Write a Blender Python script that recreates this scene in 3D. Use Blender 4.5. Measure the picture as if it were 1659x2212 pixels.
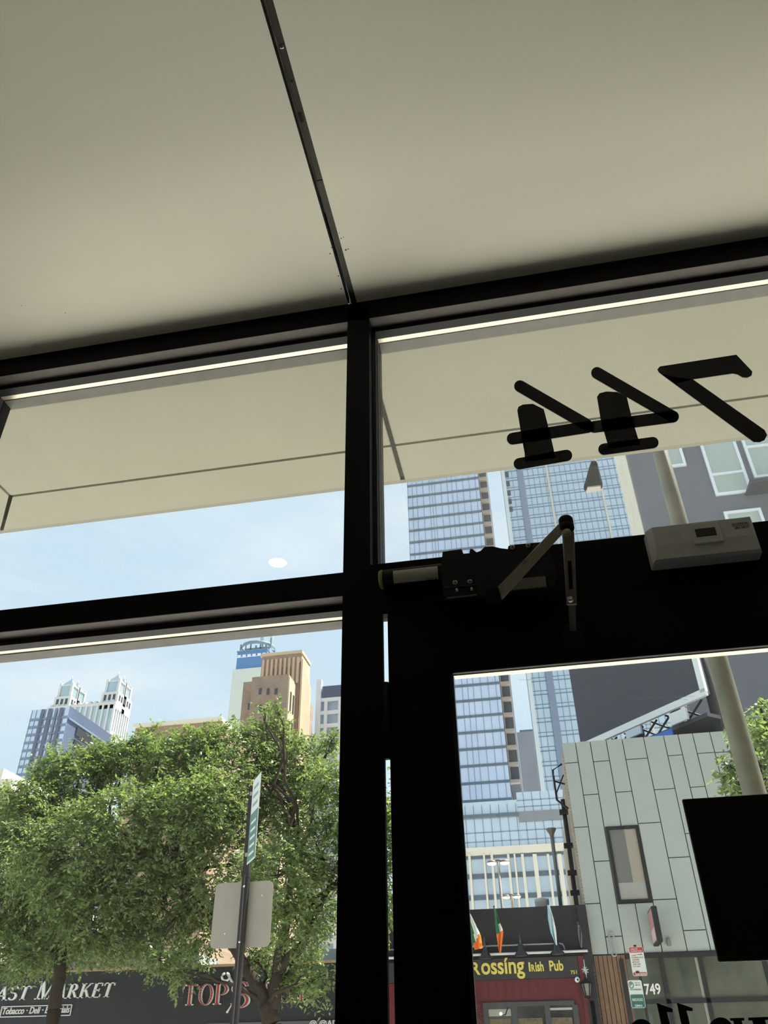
import bpy, math, random
import numpy as np
from mathutils import Vector, Matrix
random.seed(7); rng = np.random.default_rng(11)
D = bpy.data
for o in list(D.objects): D.objects.remove(o)
SC = bpy.context.scene; COL = SC.collection
PI = math.pi

# ------------------------------------------------------------------ camera
FP = 1700.0; CX, CY = 829.5, 1106.0; CAM = Vector((0, 0, 1.6))
RX = Vector((0.98179, -0.11892, -0.14829)); RY = Vector((0, 0, 0)); RZ = Vector((0, 0, 0))
def _n(v): return v.normalized()
RZ = _n(Vector((788-CX, -1331-CY, FP)))
_xl = Vector((-10650-CX, 2500-CY, FP)); RX = -_n(_xl-RZ*_xl.dot(RZ)); RY = RZ.cross(RX)
def ray(px, py):
    c = Vector((px-CX, py-CY, FP)); return Vector((RX.dot(c), RY.dot(c), RZ.dot(c)))
def P(px, py, Y): d = ray(px, py); return CAM+d*(Y/d.y)
def PZ(px, py, z): d = ray(px, py); return CAM+d*((z-CAM.z)/d.z)
def PX(px, py, x): d = ray(px, py); return CAM+d*(x/d.x)
cd = D.cameras.new('camera'); cam = D.objects.new('camera', cd); COL.objects.link(cam)
cd.sensor_fit = 'VERTICAL'; cd.sensor_height = 24.0; cd.sensor_width = 18.0
cd.lens = FP/2212*24.0; cd.clip_start = 0.02; cd.clip_end = 3000
r = Vector((RX.x, RY.x, RZ.x)); u = -Vector((RX.y, RY.y, RZ.y)); b = -Vector((RX.z, RY.z, RZ.z))
cam.matrix_world = Matrix(((r.x, u.x, b.x, CAM.x), (r.y, u.y, b.y, CAM.y), (r.z, u.z, b.z, CAM.z), (0, 0, 0, 1)))
SC.camera = cam

# ------------------------------------------------------------------ world, sun, exposure
SC.view_settings.view_transform = 'Standard'; SC.view_settings.look = 'None'
SC.view_settings.gamma = 1.0; SC.view_settings.use_curve_mapping = False
SC.view_settings.exposure = 0.45
W = D.worlds.new('sky'); SC.world = W; W.use_nodes = True
nt = W.node_tree; nt.nodes.clear()
tc = nt.nodes.new('ShaderNodeTexCoord'); sep = nt.nodes.new('ShaderNodeSeparateXYZ')
nt.links.new(tc.outputs['Generated'], sep.inputs[0])
cr = nt.nodes.new('ShaderNodeValToRGB'); nt.links.new(sep.outputs['Z'], cr.inputs[0])
e = cr.color_ramp.elements
e[0].position = 0.0; e[0].color = (0.64, 0.79, 0.90, 1)
e[1].position = 1.0; e[1].color = (0.30, 0.46, 0.74, 1)
m1 = e.new(0.6); m1.color = (0.58, 0.74, 0.88, 1)
mp = nt.nodes.new('ShaderNodeMapping'); mp.inputs['Scale'].default_value = (1.2, 1.6, 4.5)
nt.links.new(tc.outputs['Generated'], mp.inputs[0])
nz = nt.nodes.new('ShaderNodeTexNoise'); nz.inputs['Scale'].default_value = 2.3; nz.inputs['Detail'].default_value = 7; nz.inputs['Roughness'].default_value = 0.55
nt.links.new(mp.outputs[0], nz.inputs['Vector'])
r2 = nt.nodes.new('ShaderNodeValToRGB'); r2.color_ramp.elements[0].position = 0.42; r2.color_ramp.elements[1].position = 0.78
nt.links.new(nz.outputs['Fac'], r2.inputs[0])
mx = nt.nodes.new('ShaderNodeMixRGB'); nt.links.new(r2.outputs[0], mx.inputs[0]); nt.links.new(cr.outputs[0], mx.inputs[1]); mx.inputs[2].default_value = (0.80, 0.88, 0.94, 1)
bg = nt.nodes.new('ShaderNodeBackground'); bg.inputs[1].default_value = 0.86; nt.links.new(mx.outputs[0], bg.inputs[0])
wo = nt.nodes.new('ShaderNodeOutputWorld'); nt.links.new(bg.outputs[0], wo.inputs[0])
sd = D.lights.new('sun', 'SUN'); sun = D.objects.new('sun', sd); COL.objects.link(sun)
sd.energy = 9.8; sd.angle = math.radians(0.6); sd.color = (1.0, 0.955, 0.88)
SUNV = Vector((0.62, 0.30, 1.20)).normalized()
sun.rotation_euler = SUNV.to_track_quat('Z', 'Y').to_euler(); sun.location = (10, 10, 60)

# ------------------------------------------------------------------ materials
def lin(c): return tuple(((x/255)/12.92 if x/255 <= 0.04045 else ((x/255+0.055)/1.055)**2.4) for x in c)+(1,)
_M = {}
def mat(name, rgb, rough=0.6, metal=0.0, spec=0.5, noise=0.0, nscale=8.0, rgb2=None, bump=0.0, emit=0.0, coat=0.0):
    if name in _M: return _M[name]
    m = D.materials.new(name); m.use_nodes = True; n = m.node_tree; bs = n.nodes['Principled BSDF']
    c = lin(rgb); bs.inputs['Base Color'].default_value = c; bs.inputs['Roughness'].default_value = rough
    bs.inputs['Metallic'].default_value = metal; bs.inputs['Specular IOR Level'].default_value = spec
    if noise > 0 or bump > 0:
        t = n.nodes.new('ShaderNodeTexCoord'); z = n.nodes.new('ShaderNodeTexNoise'); z.inputs['Scale'].default_value = nscale; z.inputs['Detail'].default_value = 5
        n.links.new(t.outputs['Object'], z.inputs['Vector'])
        if noise > 0:
            rp = n.nodes.new('ShaderNodeValToRGB'); rp.color_ramp.elements[0].position = 0.3; rp.color_ramp.elements[1].position = 0.7
            c2 = lin(rgb2) if rgb2 else tuple(x*(1-noise) for x in c[:3])+(1,)
            rp.color_ramp.elements[0].color = c2; rp.color_ramp.elements[1].color = c
            n.links.new(z.outputs['Fac'], rp.inputs[0]); n.links.new(rp.outputs[0], bs.inputs['Base Color'])
        if bump > 0:
            bp = n.nodes.new('ShaderNodeBump'); bp.inputs['Strength'].default_value = bump; bp.inputs['Distance'].default_value = 0.01
            n.links.new(z.outputs['Fac'], bp.inputs['Height']); n.links.new(bp.outputs[0], bs.inputs['Normal'])
    if emit > 0:
        bs.inputs['Emission Color'].default_value = c; bs.inputs['Emission Strength'].default_value = emit
    _M[name] = m; return m
def brick(name, c1, c2, mort, sc, axis='XZ'):
    m = D.materials.new(name); m.use_nodes = True; n = m.node_tree; bs = n.nodes['Principled BSDF']; bs.inputs['Roughness'].default_value = 0.85
    t = n.nodes.new('ShaderNodeTexCoord'); s = n.nodes.new('ShaderNodeSeparateXYZ'); cb = n.nodes.new('ShaderNodeCombineXYZ')
    n.links.new(t.outputs['Object'], s.inputs[0])
    if axis == 'XZ': n.links.new(s.outputs['X'], cb.inputs[0])
    else: n.links.new(s.outputs['Y'], cb.inputs[0])
    n.links.new(s.outputs['Z'], cb.inputs[1])
    bt = n.nodes.new('ShaderNodeTexBrick'); bt.inputs['Scale'].default_value = sc
    bt.inputs['Color1'].default_value = lin(c1); bt.inputs['Color2'].default_value = lin(c2); bt.inputs['Mortar'].default_value = lin(mort); bt.inputs['Mortar Size'].default_value = 0.02
    n.links.new(cb.outputs[0], bt.inputs['Vector'])
    nz = n.nodes.new('ShaderNodeTexNoise'); nz.inputs['Scale'].default_value = sc*0.35; nz.inputs['Detail'].default_value = 6; n.links.new(t.outputs['Object'], nz.inputs['Vector'])
    mx = n.nodes.new('ShaderNodeMixRGB'); mx.blend_type = 'MULTIPLY'; mx.inputs[0].default_value = 0.5
    n.links.new(bt.outputs[0], mx.inputs[1]); n.links.new(nz.outputs['Fac'], mx.inputs[2])
    n.links.new(mx.outputs[0], bs.inputs['Base Color']); return m
def glass(name, tint=0.93, refl=0.5, dirt=0.02, dscale=160.0, smear=0.0):
    m = D.materials.new(name); m.use_nodes = True; n = m.node_tree; n.nodes.clear()
    out = n.nodes.new('ShaderNodeOutputMaterial')
    tr = n.nodes.new('ShaderNodeBsdfTransparent'); tr.inputs[0].default_value = (tint*0.985, tint, tint*0.995, 1)
    gl = n.nodes.new('ShaderNodeBsdfGlossy'); gl.inputs['Roughness'].default_value = 0.0
    lw_ = n.nodes.new('ShaderNodeLayerWeight'); pw = n.nodes.new('ShaderNodeMath'); pw.operation = 'POWER'; pw.inputs[1].default_value = 5.0; n.links.new(lw_.outputs['Facing'], pw.inputs[0])
    lw_.inputs[0].default_value = 0.5; fr = n.nodes.new('ShaderNodeMath'); fr.operation = 'MULTIPLY_ADD'; fr.inputs[1].default_value = 0.95; fr.inputs[2].default_value = 0.05; n.links.new(pw.outputs[0], fr.inputs[0])
    mu = n.nodes.new('ShaderNodeMath'); mu.operation = 'MULTIPLY'; mu.inputs[1].default_value = refl; n.links.new(fr.outputs[0], mu.inputs[0])
    a = n.nodes.new('ShaderNodeMixShader'); n.links.new(mu.outputs[0], a.inputs[0]); n.links.new(tr.outputs[0], a.inputs[1]); n.links.new(gl.outputs[0], a.inputs[2])
    # dust specks and a faint film
    tc = n.nodes.new('ShaderNodeTexCoord'); z = n.nodes.new('ShaderNodeTexNoise'); z.inputs['Scale'].default_value = dscale; z.inputs['Detail'].default_value = 3
    n.links.new(tc.outputs['Object'], z.inputs['Vector'])
    rp = n.nodes.new('ShaderNodeMapRange'); rp.inputs[1].default_value = 0.55; rp.inputs[2].default_value = 0.8; rp.inputs[3].default_value = smear; rp.inputs[4].default_value = smear+dirt*6
    n.links.new(z.outputs['Fac'], rp.inputs[0])
    tl = n.nodes.new('ShaderNodeBsdfTranslucent'); tl.inputs[0].default_value = (0.7, 0.7, 0.68, 1)
    bb = n.nodes.new('ShaderNodeMixShader'); n.links.new(rp.outputs[0], bb.inputs[0]); n.links.new(a.outputs[0], bb.inputs[1]); n.links.new(tl.outputs[0], bb.inputs[2])
    n.links.new(bb.outputs[0], out.inputs[0]); _M[name] = m; return m
FRAME = mat('black_anodised_aluminium', (10, 11, 15), 0.55, 0.0, 0.12)
FRAME_UNDER = mat('lit_underside_aluminium', (104, 96, 92), 0.5, 0.0, 0.4, 0.15, 14)  # black frame's underside: glow from the ground outside is put into this lighter colour
GASKET = mat('black_rubber_gasket', (20, 20, 22), 0.6)
FRAME_OUT = mat('weathered_grey_aluminium', (120, 116, 108), 0.5, 0, 0.4, 0.25, 20)
SPACER = mat('perforated_aluminium_spacer', (244, 232, 208), 0.38, 0.8, 0.5, 0.12, 300)
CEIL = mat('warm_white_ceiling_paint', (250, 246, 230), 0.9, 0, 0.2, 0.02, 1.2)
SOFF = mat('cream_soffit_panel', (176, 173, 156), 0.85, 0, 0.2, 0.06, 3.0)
JOINT = mat('dark_joint_sealant', (86, 82, 74), 0.9, 0, 0.2, 0.3, 60)
CHAN = mat('dark_steel_channel', (66, 64, 56), 0.5, 0.3, 0.5, 0.35, 18)
BLK = mat('matt_black', (14, 14, 15), 0.7, 0, 0.25)
STEEL = mat('brushed_steel', (172, 165, 150), 0.38, 0.55, 0.5, 0.15, 40)
SCREW = mat('bright_screw_steel', (190, 190, 186), 0.3, 0.8)
GL_L = glass('window_glass', 0.98, 0.9, 0.004, 220, 0.004)
GL_R = glass('dusty_window_glass', 0.97, 0.9, 0.014, 260, 0.03)
GL_D = glass('door_glass', 0.96, 0.5, 0.004, 220, 0.008)

# ------------------------------------------------------------------ builders
def root_loc(p):
    v = Vector((0, 0, 0))
    while p is not None: v += p.location; p = p.parent
    return v
class MB:
    def __init__(s): s.v = []; s.f = []; s.mi = []; s.sm = []
    def add(s, vs, fs, mi=0, smooth=False):
        o = len(s.v); s.v += [tuple(v) for v in vs]
        for f in fs: s.f.append(tuple(i+o for i in f)); s.mi.append(mi); s.sm.append(smooth)
        return s
    def box(s, x0, x1, y0, y1, z0, z1, mi=0):
        vs = [(x, y, z) for x in (x0, x1) for y in (y0, y1) for z in (z0, z1)]
        return s.add(vs, [(0, 1, 3, 2), (4, 6, 7, 5), (0, 4, 5, 1), (2, 3, 7, 6), (0, 2, 6, 4), (1, 5, 7, 3)], mi)
    def bbox(s, x0, x1, y0, y1, z0, z1, b=0.003, mi=0):
        # box with chamfered edges: rounded outline in XZ, chamfer on both Y faces
        pts = [(x0+b, z0), (x1-b, z0), (x1, z0+b), (x1, z1-b), (x1-b, z1), (x0+b, z1), (x0, z1-b), (x0, z0+b)]
        cx, cz = (x0+x1)/2, (z0+z1)/2
        rings = []
        for y, k in ((y0, 1), (y0+b, 0), (y1-b, 0), (y1, 1)):
            rings.append([(px-(b*k if px > cx else -b*k), y, pz-(b*k if pz > cz else -b*k)) for px, pz in pts])
        vs = [v for rr in rings for v in rr]; fs = []
        for a in range(3):
            for i in range(8):
                j = (i+1) % 8; fs.append((a*8+i, a*8+j, (a+1)*8+j, (a+1)*8+i))
        fs.append(tuple(range(7, -1, -1))); fs.append(tuple(24+i for i in range(8)))
        return s.add(vs, fs, mi)
    def prism(s, poly, y0, y1, mi=0):   # poly of (x,z), extruded along Y
        n = len(poly); vs = [(x, y0, z) for x, z in poly]+[(x, y1, z) for x, z in poly]
        fs = [tuple(range(n)), tuple(range(2*n-1, n-1, -1))]+[(i, (i+1) % n, n+(i+1) % n, n+i) for i in range(n)]
        return s.add(vs, fs, mi)
    def hexa(s, a, b, mi=0):            # two quads of points
        return s.add(list(a)+list(b), [(0, 1, 2, 3), (7, 6, 5, 4)]+[(i, (i+1) % 4, 4+(i+1) % 4, 4+i) for i in range(4)], mi)
    def tube(s, path, r, n=8, mi=0, smooth=True):
        path = [Vector(p) for p in path]; k = len(path); rr = r if isinstance(r, (list, tuple)) else [r]*k
        vs = []; fs = []
        for i, p in enumerate(path):
            t = (path[min(i+1, k-1)]-path[max(i-1, 0)]).normalized()
            a = Vector((0, 0, 1)) if abs(t.z) < 0.9 else Vector((1, 0, 0))
            e1 = t.cross(a).normalized(); e2 = t.cross(e1)
            for j in range(n):
                an = 2*PI*j/n; vs.append(p+e1*math.cos(an)*rr[i]+e2*math.sin(an)*rr[i])
        for i in range(k-1):
            for j in range(n): fs.append((i*n+j, i*n+(j+1) % n, (i+1)*n+(j+1) % n, (i+1)*n+j))
        s.add(vs, fs, mi, smooth)
        o = len(s.v)-k*n
        s.f.append(tuple(o+j for j in range(n-1, -1, -1))); s.mi.append(mi); s.sm.append(False)
        s.f.append(tuple(o+(k-1)*n+j for j in range(n))); s.mi.append(mi); s.sm.append(False)
        return s
    def lathe(s, prof, c, axis='Z', n=20, mi=0, smooth=True):   # prof: (radius, height)
        vs = []; fs = []; k = len(prof)
        for rr, h in prof:
            for j in range(n):
                a = 2*PI*j/n; p = (rr*math.cos(a), rr*math.sin(a), h)
                if axis == 'Y': p = (p[0], p[2], p[1])
                if axis == 'X': p = (p[2], p[0], p[1])
                vs.append((p[0]+c[0], p[1]+c[1], p[2]+c[2]))
        for i in range(k-1):
            for j in range(n): fs.append((i*n+j, i*n+(j+1) % n, (i+1)*n+(j+1) % n, (i+1)*n+j))
        return s.add(vs, fs, mi, smooth)
    def build(s, name, m, parent=None, origin=None):
        me = D.meshes.new(name)
        if parent is None and origin is None:
            a = np.array(s.v); origin = Vector(((a[:, 0].min()+a[:, 0].max())/2, (a[:, 1].min()+a[:, 1].max())/2, a[:, 2].min()))
        L = root_loc(parent) if parent is not None else Vector(origin)
        me.from_pydata([(v[0]-L.x, v[1]-L.y, v[2]-L.z) for v in s.v], [], s.f)
        for mm in (m if isinstance(m, (list, tuple)) else [m]): me.materials.append(mm)
        for p, i, sm in zip(me.polygons, s.mi, s.sm): p.material_index = i; p.use_smooth = sm
        me.update()
        o = D.objects.new(name, me); COL.objects.link(o)
        if parent is None: o.location = L
        else: o.parent = parent
        return o
def thing(name, label, cat, loc=(0, 0, 0), group=None):
    o = D.objects.new(name, None); COL.objects.link(o); o.location = loc; o.empty_display_size = 0.1
    o['label'] = label; o['category'] = cat
    if group: o['group'] = group
    return o
def tag(o, label, cat, group=None):
    o['label'] = label; o['category'] = cat
    if group: o['group'] = group
    return o
def struct(o, label=None, cat=None):
    o['kind'] = 'structure'
    if label: o['label'] = label
    if cat: o['category'] = cat
    return o
def bx(name, m, parent, *a): return MB().box(*a).build(name, m, parent)
def text_mesh(body, m, parent, x, y, z, h, w=None, depth=0.01, bold=0.0, shear=0.0, name='lettering', rot=0.0, ydir=1):
    """built-in font text standing in the XZ plane, left foot at x,z, facing -Y"""
    cu = D.curves.new('t', 'FONT'); cu.body = body; cu.size = 1.0; cu.extrude = 0.0; cu.offset = bold; cu.shear = shear; cu.resolution_u = 4
    to = D.objects.new('t', cu); COL.objects.link(to); bpy.context.view_layer.update()
    me0 = to.evaluated_get(bpy.context.evaluated_depsgraph_get()).to_mesh()
    vs = [v.co.copy() for v in me0.vertices]; fs = [tuple(p.vertices) for p in me0.polygons]
    D.objects.remove(to); D.curves.remove(cu)
    x0 = min(v.x for v in vs); x1 = max(v.x for v in vs); sx = h/0.73; sw = (w/(x1-x0)) if w else sx
    cr_, sr_ = math.cos(rot), math.sin(rot); out = []
    for v in vs:
        a, c = (v.x-x0)*sw, v.y*sx
        out.append((x+a*cr_-c*sr_, y, z+a*sr_+c*cr_))
    n = len(out); mb = MB(); allv = out+[(p[0], p[1]+depth, p[2]) for p in out]
    mb.add(allv, fs+[tuple(i+n for i in reversed(f)) for f in fs])
    return mb.build(name, m, parent)

# serif capitals drawn as strokes in a cell: height 1, returns list of (x,z) polygons and width
def _seg(x0, z0, x1, z1, w): return [(x0-w/2, z0), (x0+w/2, z0), (x1+w/2, z1), (x1-w/2, z1)]
def _ser(x, z, w=0.34, h=0.06): return [(x-w/2, z), (x+w/2, z), (x+w/2, z+h), (x-w/2, z+h)]
def _ring(cx, cz, rx, rz, tk, tn, a0=0, a1=360, n=22):
    q = []
    for i in range(n):
        t0 = math.radians(a0+(a1-a0)*i/n); t1 = math.radians(a0+(a1-a0)*(i+1)/n)
        q.append([(cx+rx*math.cos(t0), cz+rz*math.sin(t0)), (cx+rx*math.cos(t1), cz+rz*math.sin(t1)),
                  (cx+(rx-tk)*math.cos(t1), cz+(rz-tn)*math.sin(t1)), (cx+(rx-tk)*math.cos(t0), cz+(rz-tn)*math.sin(t0))])
    return q
TK, TN = 0.17, 0.06
SER = {
 'T': (0.78, [_seg(.39, 0, .39, 1, TK), _ser(.39, 0), [(0.02, .93), (.76, .93), (.76, 1), (.02, 1)], [(.02, .78), (.07, .78), (.10, 1), (.02, 1)], [(.71, .78), (.76, .78), (.76, 1), (.68, 1)]]),
 'O': (0.80, _ring(.40, .5, .38, .52, TK, TN)),
 'P': (0.70, [_seg(.20, 0, .20, 1, TK), _ser(.2, 0), _ser(.14, .94, .26)]+_ring(.30, .72, .36, .28, TK, TN, -90, 90)),
 'S': (0.64, _ring(.32, .74, .27, .27, .14, .07, 20, 262)+_ring(.32, .27, .29, .28, .15, .07, -160, 90)),
 'H': (0.88, [_seg(.2, 0, .2, 1, TK), _seg(.68, 0, .68, 1, TK), _ser(.2, 0), _ser(.2, .94), _ser(.68, 0), _ser(.68, .94), [(.2, .47), (.68, .47), (.68, .54), (.2, .54)]]),
 'M': (1.08, [_seg(.18, 0, .18, 1, .08), _seg(.90, 0, .90, 1, TK), _seg(.54, 0, .22, 1, TK), _seg(.54, 0, .86, 1, .07), _ser(.18, 0), _ser(.90, 0), _ser(.12, .94, .28), _ser(.96, .94, .26)]),
 'A': (0.86, [_seg(.14, 0, .44, 1, .07), _seg(.72, 0, .42, 1, TK), _ser(.14, 0, .28), _ser(.72, 0), [(.22, .3), (.64, .3), (.64, .36), (.22, .36)]]),
 'R': (0.84, [_seg(.20, 0, .20, 1, TK), _ser(.2, 0), _ser(.14, .94, .26)]+_ring(.30, .74, .36, .26, TK, TN, -90, 90)+[_seg(.74, 0, .42, .48, TK), _ser(.76, 0, .2)]),
 'K': (0.86, [_seg(.20, 0, .20, 1, TK), _ser(.2, 0), _ser(.2, .94), _seg(.26, .42, .68, 1, .07), _seg(.74, 0, .40, .58, TK), _ser(.74, 0, .28), _ser(.70, .94, .24)]),
 'E': (0.74, [_seg(.20, 0, .20, 1, TK), [(.08, 0), (.68, 0), (.68, .06), (.08, .06)], [(.08, .94), (.66, .94), (.66, 1), (.08, 1)], [(.2, .48), (.5, .48), (.5, .54), (.2, .54)], [(.62, .0), (.68, .0), (.68, .24), (.64, .24)], [(.60, .78), (.66, .78), (.66, 1), (.6, 1)], _ser(.49, .40, .05, .22)]),
}
def serif_letter(ch, m, parent, x, y, z, h, w, depth=0.06, shear=0.0, shrink=None, name='letter', dy=0.0):
    W_, polys = SER[ch]; mb = MB(); k = w/W_
    for p in polys:
        q = [(x+a*k+b_*h*shear, z+b_*h) for a, b_ in p]
        if shrink:
            cx = sum(t[0] for t in q)/len(q); cz = sum(t[1] for t in q)/len(q)
            q = [(cx+(t[0]-cx)*shrink[0], cz+(t[1]-cz)*shrink[1]) for t in q]
        mb.prism(q, y+dy, y+depth)
    return mb.build(name, m, parent)

# ------------------------------------------------------------------ ground and our own building's shell
YI, YO, YG1, YG2 = 1.50, 1.625, 1.571, 1.589        # frame inner/outer face, glass panes
ZC = 3.42
GR = mat('light_concrete', (218, 215, 206), 0.9, 0, 0.2, 0.12, 0.8)
AS = mat('pale_bounce_asphalt', (206, 204, 196), 0.9, 0, 0.2, 0.15, 0.7)  # unseen street, paler than real asphalt so it bounces light up to the ceiling
struct(MB().box(-90, 90, 6.9, 17.0, -0.4, -0.15).build('trim_1', AS), 'asphalt street, paled to bounce light, between the two sidewalks', 'street')
struct(MB().box(-90, 90, 1.63, 3.05, -.39, 0.003).build('trim_0', mat('added_dark_ground_strip', (70, 68, 66), .6, 0, .3, .2, 3)), 'unseen dark ground strip added to darken the ceiling edge by the glass', 'paving')  # unseen dark strip added to cut ground light on the ceiling near the header
struct(MB().box(-90, 90, 1.63, 6.9, -0.4, -0.0).box(-90, -2.2, -30, 1.63, -0.4, 0).build('trim_2', GR), 'pale concrete sidewalk outside the glass front', 'sidewalk')
struct(MB().box(-90, 90, 17.0, 21.9, -0.4, -0.0).build('trim_3', GR), 'pale concrete sidewalk along the shops opposite', 'sidewalk')
struct(MB().box(-700, 700, 21.9, 1200, -0.4, -0.02).build('trim_4', AS), 'ground beneath the distant city blocks', 'ground')
struct(MB().box(-1.62, 3.6, -5.2, YO, -0.2, 0.0).build('floor', mat('polished_concrete_floor', (160, 156, 148), 0.5, 0, 0.4, 0.15, 2)))
cb = MB(); SX0, SX1 = -0.367, -0.341
cb.box(-1.60, SX0, -5.2, 1.52, ZC, ZC+0.03).box(SX1, 3.6, -5.2, 1.52, ZC, ZC+0.03)
ceil = struct(cb.build('ceiling', CEIL))
for px_, py_, rr_ in ((713, 548, 1.3), (716, 535, 1.0), (737, 515, 1.2), (742, 512, .8), (747, 540, 1.6), (752, 538, 1.1), (733, 503, .8), (737, 624, 1.3), (731, 596, 1.1), (740, 600, .7), (141, 676, .9), (46, 660, .8)):
    v = PZ(px_, py_, ZC); MB().lathe([(.0001, -.0006), (rr_*.0016, -.0003), (rr_*.0018, .0001)], (v.x, v.y, ZC-.0001), 'Z', 8).build('dirt_spot', mat('brown_dirt_spot', (120, 112, 96), .9), ceil)
ch = thing('ceiling_channel', 'dark steel channel running in the gap between two ceiling panels', 'channel', (-0.354, 0.6, ZC))
MB().box(SX0+0.0045, SX0+0.0088, -5.2, 1.2, ZC+0.008, ZC+0.03).build('back_strip', mat('pale_dusty_channel', (160, 156, 140), 0.8, 0, .3, .5, 30), ch)
MB().box(SX0+0.011, SX1, -5.2, 1.10, ZC+0.001, ZC+0.03).box(SX0+0.009, SX1, 1.102, 1.5, ZC+0.0005, ZC+0.03).build('cover_strip', CHAN, ch)
MB().box(SX0, SX0+0.0045, -5.2, 1.5, ZC+0.001, ZC+0.031).build('flange', BLK, ch)
sp = PZ(608, 99, ZC+0.006)
o = MB().lathe([(0.0001, -0.0025), (0.004, -0.002), (0.0052, 0.0), (0.0052, 0.004)], (sp.x+0.001, sp.y, ZC+0.0005), 'Z', 16).build('screw', SCREW, ch)
MB().box(sp.x-0.0025, sp.x+0.0045, sp.y-0.0006, sp.y+0.0006, ZC-0.0024, ZC-0.0016).box(sp.x+0.0004, sp.x+0.0016, sp.y-0.0035, sp.y+0.0035, ZC-0.0024, ZC-0.0016).build('cross_slot', BLK, o)
hp = PZ(630, 172, ZC+0.007); MB().lathe([(0.0001, -0.0004), (0.0026, -0.0004), (0.0026, 0.002)], (hp.x+0.001, hp.y, ZC+0.001), 'Z', 14).build('screw_hole', BLK, ch)
rp_ = PZ(650, 250, ZC+0.007); MB().prism([(-.005+rp_.x, ZC+.0005), (rp_.x+.005, ZC+.0004), (rp_.x+.005, ZC+.0009), (rp_.x-.005, ZC+.0009)], rp_.y-0.012, rp_.y+0.012).build('rust_patch', mat('rust', (66, 50, 36), .9, 0, .2, .5, 60), ch)
# room walls
WALL = mat('dim_interior_wall', (150, 146, 138), 0.85, 0, .2)
struct(MB().box(-1.62, 3.7, -5.3, -5.2, 0, ZC+.03).build('wall_back', WALL))
struct(MB().box(3.6, 3.7, -5.2, YO, 0, ZC+.03).build('wall_right', WALL))
struct(MB().box(-1.66, -1.60, -5.2, 1.62, 0, ZC+.03).build('wall_left', WALL))
# facade of our own building above, seen mirrored in the shop glass opposite
struct(MB().box(-2.03, 40, -14, 1.5, ZC+0.25, 16).build('wall_upper', mat('grey_brown_brick_mass', (120, 104, 92), .9, 0, .2, .2, 2)))
struct(MB().box(4.0, 40, 0.2, 1.6, 0, ZC+0.25).build('wall_street', mat('grey_brown_brick_mass', (120, 104, 92))))

# ------------------------------------------------------------------ exterior soffit
so = thing('soffit', 'cream panelled soffit overhanging the shop front outside', 'soffit', (0, 2.0, ZC)); so['kind'] = 'structure'
JY, EY, JX, EX = 2.163, 2.372, -1.866, -2.04
sb = MB(); g = 0.006
ZS = ZC
def splate(poly, mb): # poly (x,y) horizontal slab
    n = len(poly); vs = [(x, y, ZS) for x, y in poly]+[(x, y, ZS+0.03) for x, y in poly]
    mb.add(vs, [tuple(range(n)), tuple(range(2*n-1, n-1, -1))]+[(i, (i+1) % n, n+(i+1) % n, n+i) for i in range(n)])
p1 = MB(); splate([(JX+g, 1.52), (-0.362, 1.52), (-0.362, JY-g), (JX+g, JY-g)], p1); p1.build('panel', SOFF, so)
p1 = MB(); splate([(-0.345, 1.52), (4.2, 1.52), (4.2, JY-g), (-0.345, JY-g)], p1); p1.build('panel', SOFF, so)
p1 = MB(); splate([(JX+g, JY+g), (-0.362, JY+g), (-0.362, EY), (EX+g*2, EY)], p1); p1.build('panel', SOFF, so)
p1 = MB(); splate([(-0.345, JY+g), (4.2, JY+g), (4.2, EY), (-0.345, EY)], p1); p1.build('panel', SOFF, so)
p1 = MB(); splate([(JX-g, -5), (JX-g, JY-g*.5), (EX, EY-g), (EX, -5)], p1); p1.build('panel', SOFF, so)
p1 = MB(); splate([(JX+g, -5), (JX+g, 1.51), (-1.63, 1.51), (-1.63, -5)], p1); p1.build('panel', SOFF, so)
bx('joint_backing', JOINT, so, EX+0.02, 4.2, 1.52, EY-0.006, ZC+0.012, ZC+0.028) if False else MB().box(EX+.03, 4.2, 1.52, EY-.012, ZC+.032, ZC+.05).box(EX+.03, -1.64, -5, 1.52, ZC+.032, ZC+.05).build('joint_backing', JOINT, so)
MB().box(-0.362, -0.345, 1.52, EY-0.012, ZC+0.006, ZC+0.012).build('seam_strip', JOINT, so)
MB().box(EX, 4.2, EY, EY+0.02, ZC, ZC+0.26).box(EX-.02, EX, -5, EY+.02, ZC, ZC+.26).build('fascia', mat('cream_fascia', (160, 156, 140), .8, 0, .2), so)

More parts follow.
